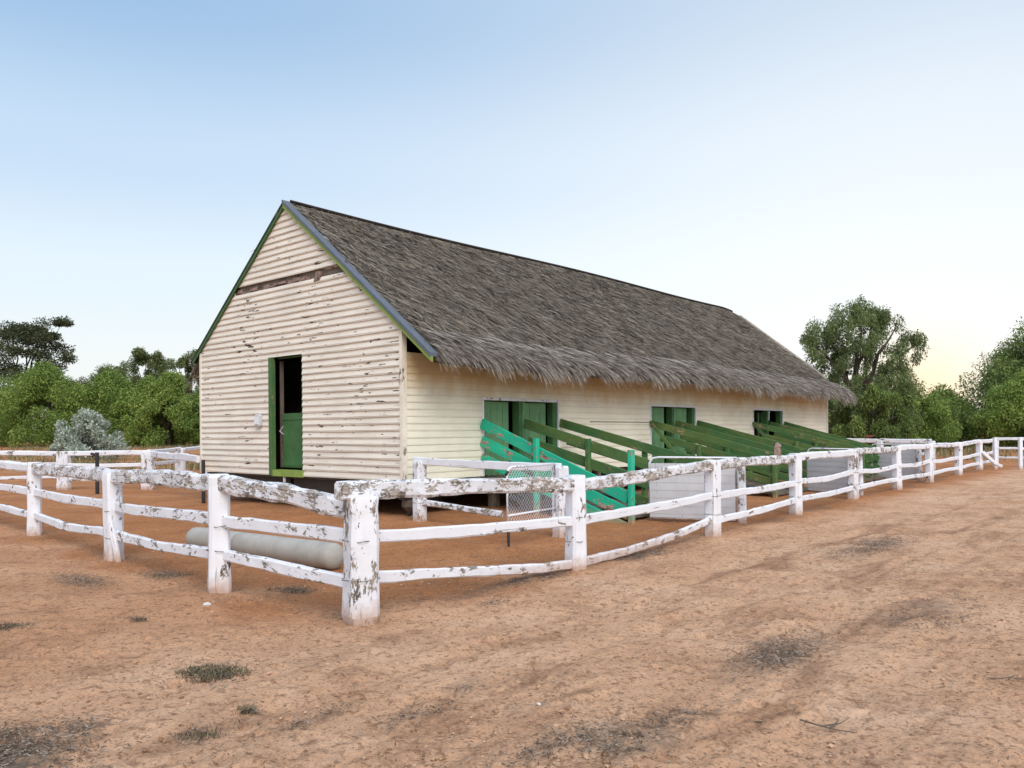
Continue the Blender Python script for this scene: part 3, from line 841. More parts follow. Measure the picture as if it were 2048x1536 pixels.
# meter box on the gable
def bpt(x, y, z): return Vector((CX, CY, 0)) + O * x + S * y + Vector((0, 0, z))
mbx = empty('meter_box', bpt(-4.66, -0.085, 1.72), -YAW)
tag(mbx, 'small pale grey meter box fixed to the gable boards beside the green door', 'meter box')
mb = MB(); mb.sweep([(0, -0.005, .0), (0, -0.005, .03), (0, -.005, .24), (0, -.005, .27)], rprof(.21, .13, .3), up=Vector((0, 1, 0)), scl=[.8, 1, 1, .8]); mb.build('box_body', M['plastic'], mbx)
mb = MB(); mb.box((-.075, -.082, .05), (.075, -.068, .22)); mb.build('lid', M['white'], mbx)

# ------------------------------------------------------------------ ramps from the openings
def plank(mb, o0, h0, o1, h1, t, w, th=0.035):
    mb.sweep([(lerp(o0, o1, k / 6), t, lerp(h0, h1, k / 6)) for k in range(7)], rprof(th, w, .12))

def railing(root, t, top0, top1, length, mat, post_at, npl=3, pw=.19, gap=.33, th=.04, gap1=None, stagger=.28, brace=True, endtop=None):
    gap1 = gap1 or gap
    for k in range(npl):
        o0 = .06 + stagger * k
        h0 = top0 - pw / 2 - gap * k; h1 = top1 - pw / 2 - gap1 * k
        s0 = o0 / length
        mb = MB(); plank(mb, o0, lerp(h0, h1, s0), length, h1, t, pw, th)
        mb.build('rail_board', mat, root)
    for (po, ptop, pt) in post_at:
        mb = MB(); mb.sweep([(po, t + pt, -.1), (po, t + pt, ptop * .5), (po, t + pt, ptop)], rprof(.10, .10, .15), up=Vector((0, 1, 0)))
        mb.build('post', mat, root)
    if brace:
        mb = MB(); mb.sweep([(.05, t - .045, top0 - .05), (.05 + stagger * 2.6, t - .045, top0 - gap * 2.9)], rprof(.035, .09, .15)); mb.build('brace', mat, root)

OPN = ['nearest the white wire gate', 'in the middle of the long wall', 'at the far end of the long wall']
DESC = ['olive green railed ramp below the two light green doors, nearest opening', 'dark green railed ramp at the middle opening of the long cream wall', 'green railed ramp at the dark far opening, farthest from the gable']
for k, (a0, a1) in enumerate(OPEN):
    rt = empty('loading_ramp', bpt(0, a0, 0), -YAW)
    tag(rt, DESC[k], 'ramp', 'green sheep ramps along the long wall')
    mid = (a0 + a1) / 2 - a0 + 0.02
    end = a1 - a0 + .05
    L_ = 3.3
    for (d0, d1) in ((0.05, mid - .1), (mid + .06, end - .1)):
        mb = MB()
        for i in range(12):
            s0, s1 = i / 12, (i + 1) / 12 - .012
            o0, o1 = .08 + L_ * s0, .08 + L_ * s1
            h0, h1 = lerp(.70, .07, s0), lerp(.70, .07, s1)
            mb.add([(o0, d0, h0), (o1, d0, h1), (o1, d1, h1), (o0, d1, h0), (o0, d0, h0 - .05), (o1, d0, h1 - .05), (o1, d1, h1 - .05), (o0, d1, h0 - .05)], [(0, 1, 2, 3), (4, 7, 6, 5), (0, 4, 5, 1), (1, 5, 6, 2), (2, 6, 7, 3), (3, 7, 4, 0)])
        mb.build('deck', M['wood_grey'], rt)
    if k == 0:
        railing(rt, mid, 1.86, 1.04, 3.05, M['green'], [(1.75, 1.42, -.06), (2.95, 1.02, .06)], gap=.36, gap1=.36, pw=.2, stagger=.1, brace=False)
        railing(rt, end, 1.87, .95, 3.75, M['green'], [(2.2, 1.22, .06), (3.6, .95, .06)], gap=.34, stagger=.2, brace=False)
    else:
        railing(rt, -.03, 1.86, 1.0, 3.45, M['green'], [(1.45, 1.22, -.07), (3.38, .98, -.07)], gap=.30, pw=.175)
        railing(rt, mid, 1.87, 1.02, 3.3, M['green'], [(1.6, 1.25, -.07), (3.2, 1.02, .06)], gap=.29, pw=.175, stagger=.15, brace=False)
        railing(rt, end, 1.88, 1.0, 3.4 if k == 1 else 3.1, M['green'], [(1.6, 1.25, .06), (3.0, 1.0, .06)], gap=.28, pw=.175, stagger=.15, brace=False)

tr = empty('teal_railing', bpt(0, 1.97, 0), -YAW)
tag(tr, 'bright teal sloping railing of three boards at the nearest opening', 'railing')
railing(tr, 0, 1.86, .52, 3.48, M['teal'], [(1.52, 1.44, -.075), (3.56, 1.24, -.02)], gap=.345, gap1=.27, pw=.205, stagger=0.0, brace=False)
# the same teal paint behind the barn, glimpsed under its floor
t2 = empty('teal_railing', bpt(-W - .1, 3.2, 0), -YAW)
tag(t2, 'teal board behind the barn, just seen under its floor beside the left corner', 'railing')
for h in (.25, .55, .85):
    mb = MB(); mb.sweep([(-2.2, 0, h - .1), (-1.2, 0, h), (-.05, 0, h + .15)], rprof(.04, .2, .12)); mb.build('rail_board', M['teal'], t2)
mb = MB(); mb.box((-2.3, -.05, -.05), (-2.2, .05, 1.0)); mb.build('post', M['teal'], t2)

# ------------------------------------------------------------------ fences
class Fence:
    def __init__(s, name, label, pts, group='white timber fences'):
        s.o = Vector((pts[0][0], pts[0][1], 0))
        s.root = empty(name, s.o)
        tag(s.root, label, 'fence', group)
    def loc(s, p, h): return Vector((p[0], p[1], h)) - s.o
    def post(s, p, w, h, ang, mat, lean=(0, 0), bands=(), seed=0, d=None, foot=True):
        rj = random.Random(seed + 100)
        d = d or w
        base = gz(*p)
        pts, sc = [], []
        hs = [-.25, 0, .06, .25, .45, .65, .85, h - .12, h - .03, h]
        ca, sa = math.cos(ang), math.sin(ang)
        pr = rprof(w, d, .14)
        pr = [(x * ca - y * sa, x * sa + y * ca) for x, y in pr]
        for z in hs:
            pts.append((p[0] + lean[0] * z - s.o.x, p[1] + lean[1] * z - s.o.y, base + z))
            sc.append((1.04 if z < .1 else 1.0) * rj.uniform(.96, 1.04) * (.9 if z == h else 1))
        mb = MB(); mb.sweep(pts, pr, up=Vector((0, 1, 0)), wob=.07, scl=sc, rnd=rj)
        po = mb.build('post', mat, s.root)
        for z in bands:
            mb = MB()
            ring = [(p[0] + lean[0] * z + x * 1.03 - s.o.x, p[1] + lean[1] * z + y * 1.03 - s.o.y, base + z + rj.uniform(-.006, .006)) for x, y in pr]
            mb.tube(ring + [ring[0]], .0035, 5); mb.build('wire_tie', M['wood_grey'], po)
        return po
    def rail(s, pts, w, h, mat, seed=0, wob=.10, bend=.012, rc=.22):
        rj = random.Random(seed + 500)
        P = []
        for (q0, q1) in zip(pts[:-1], pts[1:]):
            q0 = Vector(q0); q1 = Vector(q1)
            n = max(2, int((q1 - q0).length / .16))
            P += [q0.lerp(q1, i / n) for i in range(n)]
        P.append(Vector(pts[-1]))
        ph = rj.random() * 9
        P = [p - s.o + Vector((rj.uniform(-1, 1) * .004, rj.uniform(-1, 1) * .004, bend * math.sin(i * .23 + ph) + rj.uniform(-1, 1) * .004)) for i, p in enumerate(P)]
        sc = [1 + .05 * math.sin(i * .5 + ph) + rj.uniform(-.03, .03) for i in range(len(P))]
        mb = MB(); mb.sweep(P, rprof(w, h, rc), wob=wob, scl=sc, rnd=rj)
        return mb.build('rail', mat, s.root)

def ext(p, q, d):
    v = Vector((q[0] - p[0], q[1] - p[1])); v.normalize()
    return (q[0] + v.x * d, q[1] + v.y * d)

# right hand run along the track
fr = Fence('timber_fence', 'long white three-rail fence running beside the dirt track, from the thick corner post', FENCE)
angR = math.atan2(FENCE[3][1] - FENCE[0][1], FENCE[3][0] - FENCE[0][0])
tops = [1.13, 1.07, 1.13, 1.12, 1.12, 1.14, 1.14, 1.12, 1.15, 1.15]
for i, p in enumerate(FENCE):
    if i == 0:
        fr.post(p, .25, 1.06, angR + .12, M['white_worn'], lean=(.012, -.02), bands=(.36, .68), seed=1, d=.24)
    else:
        fr.post(p, (.19, .19, .19, .2, .19, .19, .2, .2, .2)[i - 1], tops[i], angR + (.1, -.08, .05, -.1, .12, 0, .1, 0, 0)[i - 1], M['white'] if i != 4 else M['white_worn'], lean=random.Random(i).choice([(0, 0), (.02, 0), (-.015, .01)]), bands=(.33, .60) if i < 6 else (), seed=i)
rt_ = [1.06, .955, 1.04, 1.05, 1.05, 1.06, 1.06, 1.04, 1.07, 1.07]
rm_ = [.70, .54, .585, .60, .60, .60, .60, .58, .60, .60]
rb_ = [.33, .06, .21, .27, .24, .26, .24, .24, .25, .25]
top_mat = ['white_peel', 'white_peel', 'white_peel', 'white', 'white_peel', 'white', 'white_worn', 'white_worn', 'white', 'white']
for i in range(len(FENCE) - 1):
    p, q = FENCE[i], FENCE[i + 1]
    p0 = ext(q, p, .22) if i == 0 else p
    hp, hq = rt_[i], rt_[i + 1]
    if i == 0:
        m1 = (lerp(p0[0], q[0], .5), lerp(p0[1], q[1], .5))
        fr.rail([(*p0, 1.09), (*m1, 1.02), (*q, .965)], .11, .155, M['white_peel'], 1, wob=.22)
        fr.rail([(*p, .70), (lerp(p[0], q[0], .55), lerp(p[1], q[1], .55), .59), (*q, .54)], .06, .11, M['white'], 2)
        fr.rail([(*p, .335), (lerp(p[0], q[0], .45), lerp(p[1], q[1], .45), .215), (lerp(p[0], q[0], .8), lerp(p[1], q[1], .8), .11), (*q, .07)], .055, .10, M['white_worn'], 3)
    elif i == 1:
        fr.rail([(*p, .95), (lerp(p[0], q[0], .5), lerp(p[1], q[1], .5), .985), (*q, 1.04)], .11, .15, M['white_peel'], 4, wob=.22)
        fr.rail([(*p, .53), (*q, .60)], .06, .115, M['white'], 5)
        fr.rail([(*p, .055), (lerp(p[0], q[0], .3), lerp(p[1], q[1], .3), .06), (lerp(p[0], q[0], .65), lerp(p[1], q[1], .65), .13), (*q, .27)], .06, .10, M['white_worn'], 6)
    else:
        fr.rail([(*p, hp), (*q, hq)], .11, .145, M[top_mat[i]], 7 + i, wob=.2 if 'peel' in top_mat[i] else .1)
        fr.rail([(*p, rm_[i]), (lerp(p[0], q[0], .5), lerp(p[1], q[1], .5), (rm_[i] + rm_[i + 1]) / 2 - .03), (*q, rm_[i + 1])], .06, .11, M['white'], 27 + i)
        fr.rail([(*p, rb_[i]), (*q, rb_[i + 1])], .06, .105, M['white'], 47 + i)
p8 = FENCE[8]
fr.rail([(p8[0] + .05, p8[1] - .15, .68), (p8[0] + .55, p8[1] - .1, .22), (p8[0] + .75, p8[1] - .2, .12)], .07, .12, M['white'], 90).name = 'brace'

# left hand run
fl = Fence('timber_fence', 'white three-rail fence leading left from the thick corner post, past the concrete cylinder', LEFTF[1:])
angL = math.atan2(LEFTF[3][1] - LEFTF[1][1], LEFTF[3][0] - LEFTF[1][0])
for i, p in enumerate(LEFTF[1:]):
    fl.post(p, (.2, .19, .19, .19, .19, .19, .19)[i], (1.17, 1.1, 1.14, 1.12, 1.12, 1.12, 1.12)[i], angL + (.35, -.1, .2, 0, 0, 0, 0)[i], M['white'], lean=[(0, 0), (-.02, 0), (.01, 0), (0, 0), (0, 0), (0, 0), (0, 0)][i], bands=((.42, .66), (.28, .62), (), (), (), (), ())[i], seed=30 + i)
lt = [.885, 1.07, 1.03, 1.07, 1.06, 1.06, 1.06, 1.06]
lm = [.675, .70, .67, .68, .68, .68, .68, .68]
lb = [.30, .36, .32, .33, .33, .33, .33, .33]
for i in range(len(LEFTF) - 1):
    p, q = LEFTF[i], LEFTF[i + 1]
    if i == 0:
        p = ext(q, p, .10)
    mid_ = lambda h: (lerp(p[0], q[0], .5), lerp(p[1], q[1], .5), h)
    fl.rail([(*p, lt[i]), mid_((lt[i] + lt[i + 1]) / 2 + (.02 if i < 2 else 0)), (*q, lt[i + 1])], .12, .17 if i < 3 else .14, M['white_peel'] if i in (0, 1, 2) else M['white'], 60 + i, wob=.22 if i < 3 else .1)
    fl.rail([(*p, lm[i]), (*q, lm[i + 1])], .06, .12, M['white_worn'] if i in (0, 1) else M['white'], 70 + i)
    fl.rail([(*p, lb[i]), mid_((lb[i] + lb[i + 1]) / 2 - (.05 if i in (1, 2) else 0)), (*q, lb[i + 1])], .06, .11, M['white_worn'] if i < 3 else M['white'], 80 + i, wob=.14)
# strut leaning against a post
fl.rail([(-4.97, 9.95, .5), (-4.86, 9.92, .0)], .05, .07, M['white'], 91).name = 'brace'

# fence between barn corner and gate post
A = (-1.63, 14.16); B = (0.72, 12.05)
fi = Fence('timber_fence', 'short white two-rail fence at the barn corner, ending at the wire gate', [A])
angI = math.atan2(B[1] - A[1], B[0] - A[0])
fi.post(A, .2, 1.05, angI, M['white_worn'], bands=(.6, .33), seed=60)
fi.post(B, .2, 1.06, angI, M['white_worn'], bands=(), seed=61)
A0 = ext(B, A, .15)
fi.rail([(*A0, 1.06), (*B, 1.02)], .05, .13, M['white'], 100, wob=.05)
mid = (lerp(A[0], B[0], .62), lerp(A[1], B[1], .62))
fi.rail([(*A, .33), (*mid, .26)], .07, .10, M['white_peel'], 101)

# fences beyond the barn on the left
BL = [(-17.6, 24.2), (-13.02, 23.37), (-10.34, 22.88)]
fb = Fence('timber_fence', 'white rail fence crossing behind the yard at the left, below the silvery bush', BL)
for i, p in enumerate(BL):
    fb.post(p, .36 if i else .22, 1.12, 0.2, M['white_worn'], bands=(), seed=70 + i, d=.22)
for i in range(2):
    fb.rail([(*BL[i], 1.05), (*BL[i + 1], 1.05)], .1, .14, M['white'], 110 + i)
    fb.rail([(*BL[i], .70), (*BL[i + 1], .72)], .07, .11, M['white_worn'] if i == 0 else M['white'], 112 + i)
    fb.rail([(*BL[i], .28), (*BL[i + 1], .36)], .07, .10, M['white_worn'], 114 + i)
BD = [(-10.34, 22.88), (-10.85, 26.3), (-11.5, 30.2), (-12.2, 34.2)]
fd = Fence('timber_fence', 'distant white rail fence disappearing behind the barn at its left corner', BD[1:])
for i, p in enumerate(BD[1:]): fd.post(p, .3, 1.12, .1, M['white'], seed=80 + i, d=.2)
for i in range(3):
    fd.rail([(*BD[i], 1.07), (*BD[i + 1], 1.10)], .1, .13, M['white'], 120 + i)
    fd.rail([(*BD[i], .72), (*BD[i + 1], .72)], .07, .11, M['white'], 124 + i)
FB = [(-10.1, 22.6), (-7.2, 18.45)]
ff_ = Fence('timber_fence', 'single white rail from the far left fence to a dark post at the barn', [FB[1]])
ff_.rail([(*FB[0], 1.03), (*FB[1], 1.0)], .08, .17, M['white'], 130)
mb = MB(); mb.tube([(.12, 0, -.1), (.12, 0, .98)], .045, 8); mb.build('steel_post', M['dark_metal'], ff_.root)
gp = empty('steel_gate_post', (-10.98, 21.3, gz(-10.98, 21.3)))
tag(gp, 'thin dark steel post standing in the yard in front of the far left fence', 'post')
mb = MB(); mb.tube([(0, 0, -.1), (0, 0, 1.1)], .05, 8); mb.build('pole', M['dark_metal'], gp)
mb = MB(); mb.tube([(0, 0, 1.03), (-.16, 0, 1.07)], .035, 8); mb.tube([(0, 0, .55), (-.12, 0, .55)], .03, 8); mb.build('hinge', M['dark_metal'], gp)

# fence across at the far end of the barn
FE = [tuple((bpt(.15, LEN + .1, 0))[:2]), tuple((bpt(1.9, LEN + .1, 0))[:2]), tuple((bpt(3.6, LEN + .1, 0))[:2])]
fe = Fence('timber_fence', 'white cross fence at the far barn corner, behind the farthest pale panel gate', FE)
for i, p in enumerate(FE[1:]): fe.post(p, .2, 1.15, -YAW, M['white_worn'], seed=90 + i)
for i in range(2):
    fe.rail([(*FE[i], 1.16), (*FE[i + 1], 1.14)], .1, .16, M['white_worn'], 140 + i)
    fe.rail([(*FE[i], .7), (*FE[i + 1], .7)], .07, .11, M['white'], 144 + i)

# ------------------------------------------------------------------ gates
def wire_gate():
    a_, b_ = Vector((-.07, 10.92, 0)), Vector((.63, 11.98, 0))
    d = (b_ - a_); L_ = d.length; d.normalize()
    g = empty('wire_gate', a_, math.atan2(d.y, d.x))
    tag(g, 'small white pipe gate filled with wire mesh, swung open beside the barn corner', 'gate')
    z0, z1 = .22, 1.08
    mb = MB()
    loop = [(0.0, 0, z0), (0, 0, z1 - .1), (.03, 0, z1 - .03), (.1, 0, z1), (L_, 0, z1), (L_, 0, z0), (0, 0, z0)]
    mb.tube(loop, .017, 8)
    mb.tube([(0, 0, .42), (L_, 0, .42)], .015, 8)
    mb.tube([(0, 0, .80), (L_, 0, .80)], .013, 8)
    mb.build('frame', M['white'], g, True)
    mb = MB()
    p = .068
    k = -1.2
    while k < L_ + 1.2:
        for sgn in (1, -1):
            # clip the diagonal to the frame
            x0, zz0, x1, zz1 = k, z0, k + sgn * (z1 - z0), z1
            def at(t): return (lerp(x0, x1, t), lerp(zz0, zz1, t))
            t0, t1 = 0.0, 1.0
            if sgn > 0:
                t0 = max(t0, (0 - x0) / (x1 - x0)); t1 = min(t1, (L_ - x0) / (x1 - x0))
            else:
                t0 = max(t0, (L_ - x0) / (x1 - x0)); t1 = min(t1, (0 - x0) / (x1 - x0))
            if t1 - t0 > .03:
                q0, q1 = at(t0), at(t1)
                mb.tube([(q0[0], .003 * sgn, q0[1]), (q1[0], .003 * sgn, q1[1])], .0027, 4)
        k += p
    mb.build('wire_mesh', M['white'], g)
    mb = MB(); mb.tube([(0.02, 0, .0), (0.02, 0, .215)], .02, 8); mb.build('drop_bolt', M['dark_metal'], g)
    mb = MB(); mb.tube([(-.03, 0, z1 - .1), (.02, 0, z1 - .06)], .02, 8); mb.build('latch', M['dark_metal'], g)
    mb = MB(); mb.box((L_ - .02, -.02, .28), (L_ + .1, .03, .36)); mb.build('hinge', M['white_worn'], g)
wire_gate()

def panel_gate(a_, b_, label, z0=.06, z1=1.0):
    a_ = Vector((*a_, 0)); b_ = Vector((*b_, 0))
    d = b_ - a_; L_ = d.length
    g = empty('panel_gate', a_, math.atan2(d.y, d.x))
    tag(g, label, 'gate', 'pale sheet gates behind the fence')
    mb = MB()
    n = 14
    for i in range(n):      # shallow ribs in the sheet
        za, zb = lerp(z0, z1, i / n), lerp(z0, z1, (i + 1) / n)
        o = .004 * (i % 2)
        mb.box((.01, -.012 - o, za), (L_ - .06, -.008 + .004, zb - .0005))
    mb.build('sheet', M['panel'], g)
    mb = MB()
    mb.tube([(0, .012, z0 - .02), (0, .012, z1), (.06, .012, z1 + .085), (.16, .012, z1 + .10), (L_ - .05, .012, z1 + .10), (L_ - .05, .012, z0 - .02), (0, .012, z0 - .02)], .018, 8)
    mb.build('frame', M['white'], g, True)
    mb = MB(); mb.sweep([(L_ + .05, .02, -.2), (L_ + .05, .02, .3), (L_ + .04, .02, .7), (L_ + .03, .02, 1.1)], rprof(.13, .13, .2), up=Vector((0, 1, 0))); mb.build('post', M['white_worn'], g)
panel_gate((2.40, 14.10), (3.80, 13.5), 'pale grey sheet gate beside the teal post, largest of its row')
panel_gate((7.40, 20.2), (8.12, 18.95), 'pale grey sheet gate behind the middle of the fence, smallest in view')
panel_gate((11.40, 25.6), (12.25, 24.35), 'pale grey sheet gate farthest along the fence, beyond the green ramps')

# rail fence crossing the end of the track, far right
FX = [(18.6, 31.0), (19.25, 30.5), (22.6, 30.2), (26.0, 29.9)]
fx = Fence('timber_fence', 'thin white rail fence crossing the end of the track at the right edge', FX)
for i, p in enumerate(FX):
    fx.post(p, .13, 1.22, 0, M['white'], seed=95 + i)
for i in range(3):
    fx.rail([(*FX[i], 1.16), (*FX[i + 1], 1.18)], .09, .11, M['white'], 150 + i)
    fx.rail([(*FX[i], .80), (*FX[i + 1], .80)], .05, .08, M['white'], 155 + i)
    fx.rail([(*FX[i], .45), (*FX[i + 1], .44)], .05, .07, M['white_worn'], 160 + i)

# bare stub showing above the rail, rusty lump on the far rail
st = MB(); st.sweep([(0, 0, -.02), (.01, 0, .06), (.0, 0, .12), (.02, 0, .17), (.04, 0, .20)], rprof(.12, .08, .12), up=Vector((0, 1, 0)), wob=.5, rnd=random.Random(4), scl=[.8, 1, .75, .9, .5])
o = st.build('timber_offcut', M['wood_pink'], None, False); o.location = (4.59, 13.97, gz(4.59, 13.97) + 1.12)
tag(o, 'small pinkish timber lump sitting on the peeling top rail, in front of the middle ramp', 'offcut')
lp = FE[1]
mb = MB(); rj = random.Random(8)
mb.sweep([(0, 0, 0), (.06, 0, .01), (.16, 0, .0), (.24, 0, .01), (.28, 0, 0)], rprof(.12, .12, .3), scl=[.5, 1, .8, 1, .5], wob=.3, rnd=rj)
o = mb.build('rusty_tin', M['rust'], None); o.location = (FE[1][0] - .4, FE[1][1] + .35, 1.30)
tag(o, 'rusty red-brown lump lying on top of the far cross fence rail', 'scrap')

# ------------------------------------------------------------------ concrete pipe
def pipe():
    p0, p1 = Vector((-4.42, 11.05, 0)), Vector((-2.02, 9.22, 0))
    d = p1 - p0; L_ = d.length
    r = .155
    g = empty('concrete_cylinder', p0 + Vector((0, 0, r - .01)), math.atan2(d.y, d.x))
    tag(g, 'long grey concrete cylinder in two lengths, lying on the dirt behind the left fence', 'concrete cylinder')
    def length(x0, x1, dome):
        n = 22
        rings = []
        prof = [(x0, .0)] if dome else []
        if dome:
            for k in range(1, 6):
                t = k / 5 * math.pi / 2
                prof.append((x0 + .17 * (1 - math.cos(t)), r * math.sin(t)))
        else:
            prof += [(x0 + .01, r * .76), (x0, r * .8), (x0, r * .97), (x0 + .012, r)]
        prof += [(lerp(x0 + .2, x1 - .1, k / 5), r * (1 + .01 * math.sin(k * 2))) for k in range(6)]
        if dome: prof += [(x1 - .012, r), (x1, r * .97), (x1, r * .8), (x1 - .03, r * .76)]
        else: prof += [(x1 - .06 + .09 * math.sin(t_), r * math.cos(t_)) for t_ in (.1, .35, .6, .85, 1.1, 1.3, 1.45)]
        vs, fs = [], []
        for (x, q) in prof:
            for j in range(n):
                an = 2 * math.pi * j / n
                vs.append((x, math.cos(an) * q, math.sin(an) * q))
        for i in range(len(prof) - 1):
            for j in range(n):
                fs.append((i * n + j, i * n + (j + 1) % n, (i + 1) * n + (j + 1) % n, (i + 1) * n + j))
        fs.append(tuple((len(prof) - 1) * n + j for j in range(n)))
        return link_mesh('cylinder_length', vs, fs, M['concrete'], g, True)
    length(0, 1.14, True)
    length(1.158, L_, False)
pipe()

# ------------------------------------------------------------------ vegetation
def leaf_cloud(centers, radii, per, size, rng, droop=0.0, aspect=2.2, flat=0.0):
    """leaf-sized quads in clumps. centers (n,3) radii (n,3)"""
    n = len(centers)
    idx = np.repeat(np.arange(n), per)
    m = len(idx)
    d = rng.normal(0, 1, (m, 3)); d /= np.linalg.norm(d, axis=1, keepdims=True)
    rad = rng.uniform(0, 1, m) ** 0.45
    P = centers[idx] + d * rad[:, None] * radii[idx]
    ax = rng.normal(0, 1, (m, 3)) + d * 0.8
    ax[:, 2] -= droop * 2.0
    ax[:, 2] *= (1 - flat)
    ax /= np.linalg.norm(ax, axis=1, keepdims=True)
    sd = np.cross(ax, rng.normal(0, 1, (m, 3))); sd /= np.linalg.norm(sd, axis=1, keepdims=True) + 1e-9
    L_ = size * rng.uniform(.6, 1.5, m)[:, None]
    w = L_ / aspect
    V = np.stack([P, P + ax * L_ * .5 + sd * w * .5, P + ax * L_, P + ax * L_ * .5 - sd * w * .5], 1).reshape(-1, 3)
    F = (np.arange(m) * 4)[:, None] + np.arange(4)[None, :]
    return V, F

def limb_mesh(mb, p0, p1, r0, r1, rj, bend=.15, n=6):
    p0 = Vector(p0); p1 = Vector(p1)
    L_ = (p1 - p0).length
    off = Vector((rj.uniform(-1, 1), rj.uniform(-1, 1), rj.uniform(-.3, .6))) * L_ * bend
    pts = [p0.lerp(p1, k / n) + off * math.sin(math.pi * k / n) for k in range(n + 1)]
    mb.tube(pts, 1.0, 7, radii=[lerp(r0, r1, k / n) for k in range(n + 1)])

def tree(name, x, y, height, rad, label, cat, group, mat, seed, style='bushy', per=220, nclump=60, size=.3, trunk_r=.2, depth=None, extra=()):
    rng = np.random.default_rng(seed)
    rj = random.Random(seed)
    z0 = gz(x, y)
    root = empty(name, (x, y, z0))
    tag(root, label, cat, group)
    ry = depth or rad
    C_, Rr = [], []
    if style == 'bushy':
        for i in range(nclump):
            th = rng.uniform(0, 2 * math.pi); t = rng.uniform(0.03, 1) ** .8
            prof = math.sin(min(1, t * .8 + .25) * math.pi) ** .55 if t < .98 else .2
            rr = rng.uniform(.45, 1.0) * prof
            cr_ = rng.uniform(.14, .26) * rad
            C_.append((math.cos(th) * rr * rad, math.sin(th) * rr * ry, t * height * .92)); Rr.append((cr_, cr_, cr_ * rng.uniform(.8, 1.5)))
        droop = .45; flat = 0; asp = 2.4
    elif style == 'gum':
        for i in range(nclump):
            th = rng.uniform(0, 2 * math.pi); t = rng.uniform(.25, 1)
            env = math.sin(math.pi * (.18 + .74 * (t - .3) / .7)) ** .7
            rr = rng.uniform(.25, 1.0) * env
            cr_ = rng.uniform(.11, .22) * rad
            C_.append((math.cos(th) * rr * rad, math.sin(th) * rr * ry, t * height * .96)); Rr.append((cr_, cr_, cr_ * .62))
        droop = .1; flat = .25; asp = 2.4
    elif style == 'airy':
        for i in range(nclump):
            th = rng.uniform(0, 2 * math.pi); t = rng.uniform(.3, 1)
            env = math.sin(math.pi * (.2 + .75 * (t - .3) / .7)) ** .6
            rr = rng.uniform(.3, 1.0) * env
            cr_ = rng.uniform(.10, .19) * rad
            C_.append((math.cos(th) * rr * rad, math.sin(th) * rr * ry, t * height * .95)); Rr.append((cr_, cr_, cr_ * 1.1))
        droop = .4; flat = 0; asp = 2.8
    elif style == 'pepper':
        for i in range(nclump):
            th = rng.uniform(0, 2 * math.pi); t = rng.uniform(.05, 1)
            env = (.95 if t < .75 else math.cos((t - .75) / .25 * 1.2)) * (0.7 + .3 * min(1, t / .3))
            rr = rng.uniform(.15, 1.0) ** .7 * env
            cr_ = rng.uniform(.075, .135) * rad
            C_.append((math.cos(th) * rr * rad, math.sin(th) * rr * ry, t * height * .95)); Rr.append((cr_, cr_, cr_ * rng.uniform(1.0, 2.2)))
        droop = .9; flat = 0; asp = 3.2
    else:  # low bush
        for i in range(nclump):
            th = rng.uniform(0, 2 * math.pi); ph = rng.uniform(0, math.pi / 2)
            rr = rng.uniform(.55, 1.0)
            C_.append((math.cos(th) * math.cos(ph) * rr * rad, math.sin(th) * math.cos(ph) * rr * ry, .05 * height + math.sin(ph) * rr * height * .9))
            cr_ = rng.uniform(.10, .18) * rad
            Rr.append((cr_, cr_, cr_ * 1.1))
        droop = -.5; flat = 0; asp = 2.2
    for (ex, ey, ez, er) in extra:
        C_.append((ex, ey, ez)); Rr.append((er, er, er * .5))
    C_ = np.array(C_); Rr = np.array(Rr)
    V, F = leaf_cloud(C_, Rr, per, size, rng, droop, asp, flat)
    V[:, 2] = np.maximum(V[:, 2], 0.02)
    link_mesh('crown', V, F, mat, root)
    # trunk and limbs
    mb = MB()
    if style == 'low':
        for k in range(9):
            c = C_[rng.integers(len(C_))]
            limb_mesh(mb, (rj.uniform(-.1, .1), rj.uniform(-.1, .1), -.05), c, .05, .015, rj)
    else:
        fk = Vector((rj.uniform(-.05, .05) * rad, rj.uniform(-.05, .05) * rad, height * (.30 if style != 'bushy' else .2)))
        limb_mesh(mb, (0, 0, -.2), fk, trunk_r * 1.2, trunk_r * .85, rj, .06)
        order = rng.permutation(len(C_))[:14 if style != 'bushy' else 8]
        if extra: order = list(order) + [len(C_) - len(extra), len(C_) - 1]
        for k in order:
            c = Vector(C_[k])
            if c.z < fk.z + .3: continue
            mid = fk.lerp(c, .5) + Vector((0, 0, .08 * height))
            limb_mesh(mb, fk, mid, trunk_r * .6, trunk_r * .3, rj, .1)
            limb_mesh(mb, mid, c, trunk_r * .3, trunk_r * .08, rj, .12)
    mb.build('trunk', M['bark'], root)
    return root

# --- left background
TL = 'trees beyond the yard at the left'
tree('bushy_tree', -63, 95, 9.0, 6.5, 'bright green bushy tree cut by the left edge of the photo', 'tree', TL, M['leaf_bright'], 1, per=680, nclump=90, size=.23)
tree('bushy_tree', -53.5, 92, 9.3, 6.0, 'tall bright green bushy tree left of the silvery bush', 'tree', TL, M['leaf_bright'], 2, per=680, nclump=90, size=.23)
tree('bushy_tree', -48.0, 96, 8.8, 5.2, 'yellow-green bushy tree rising behind the silvery bush', 'tree', TL, M['leaf_bright'], 3, per=680, nclump=80, size=.23)
tree('bushy_tree', -42.2, 94, 7.7, 5.0, 'rounded green bushy tree just right of the silvery bush', 'tree', TL, M['leaf_bright'], 4, per=680, nclump=80, size=.23)
tree('bushy_tree', -37.6, 88, 8.0, 4.4, 'darker green bushy tree close to the left corner of the barn', 'tree', TL, M['leaf_bright'], 5, per=680, nclump=80, size=.23)
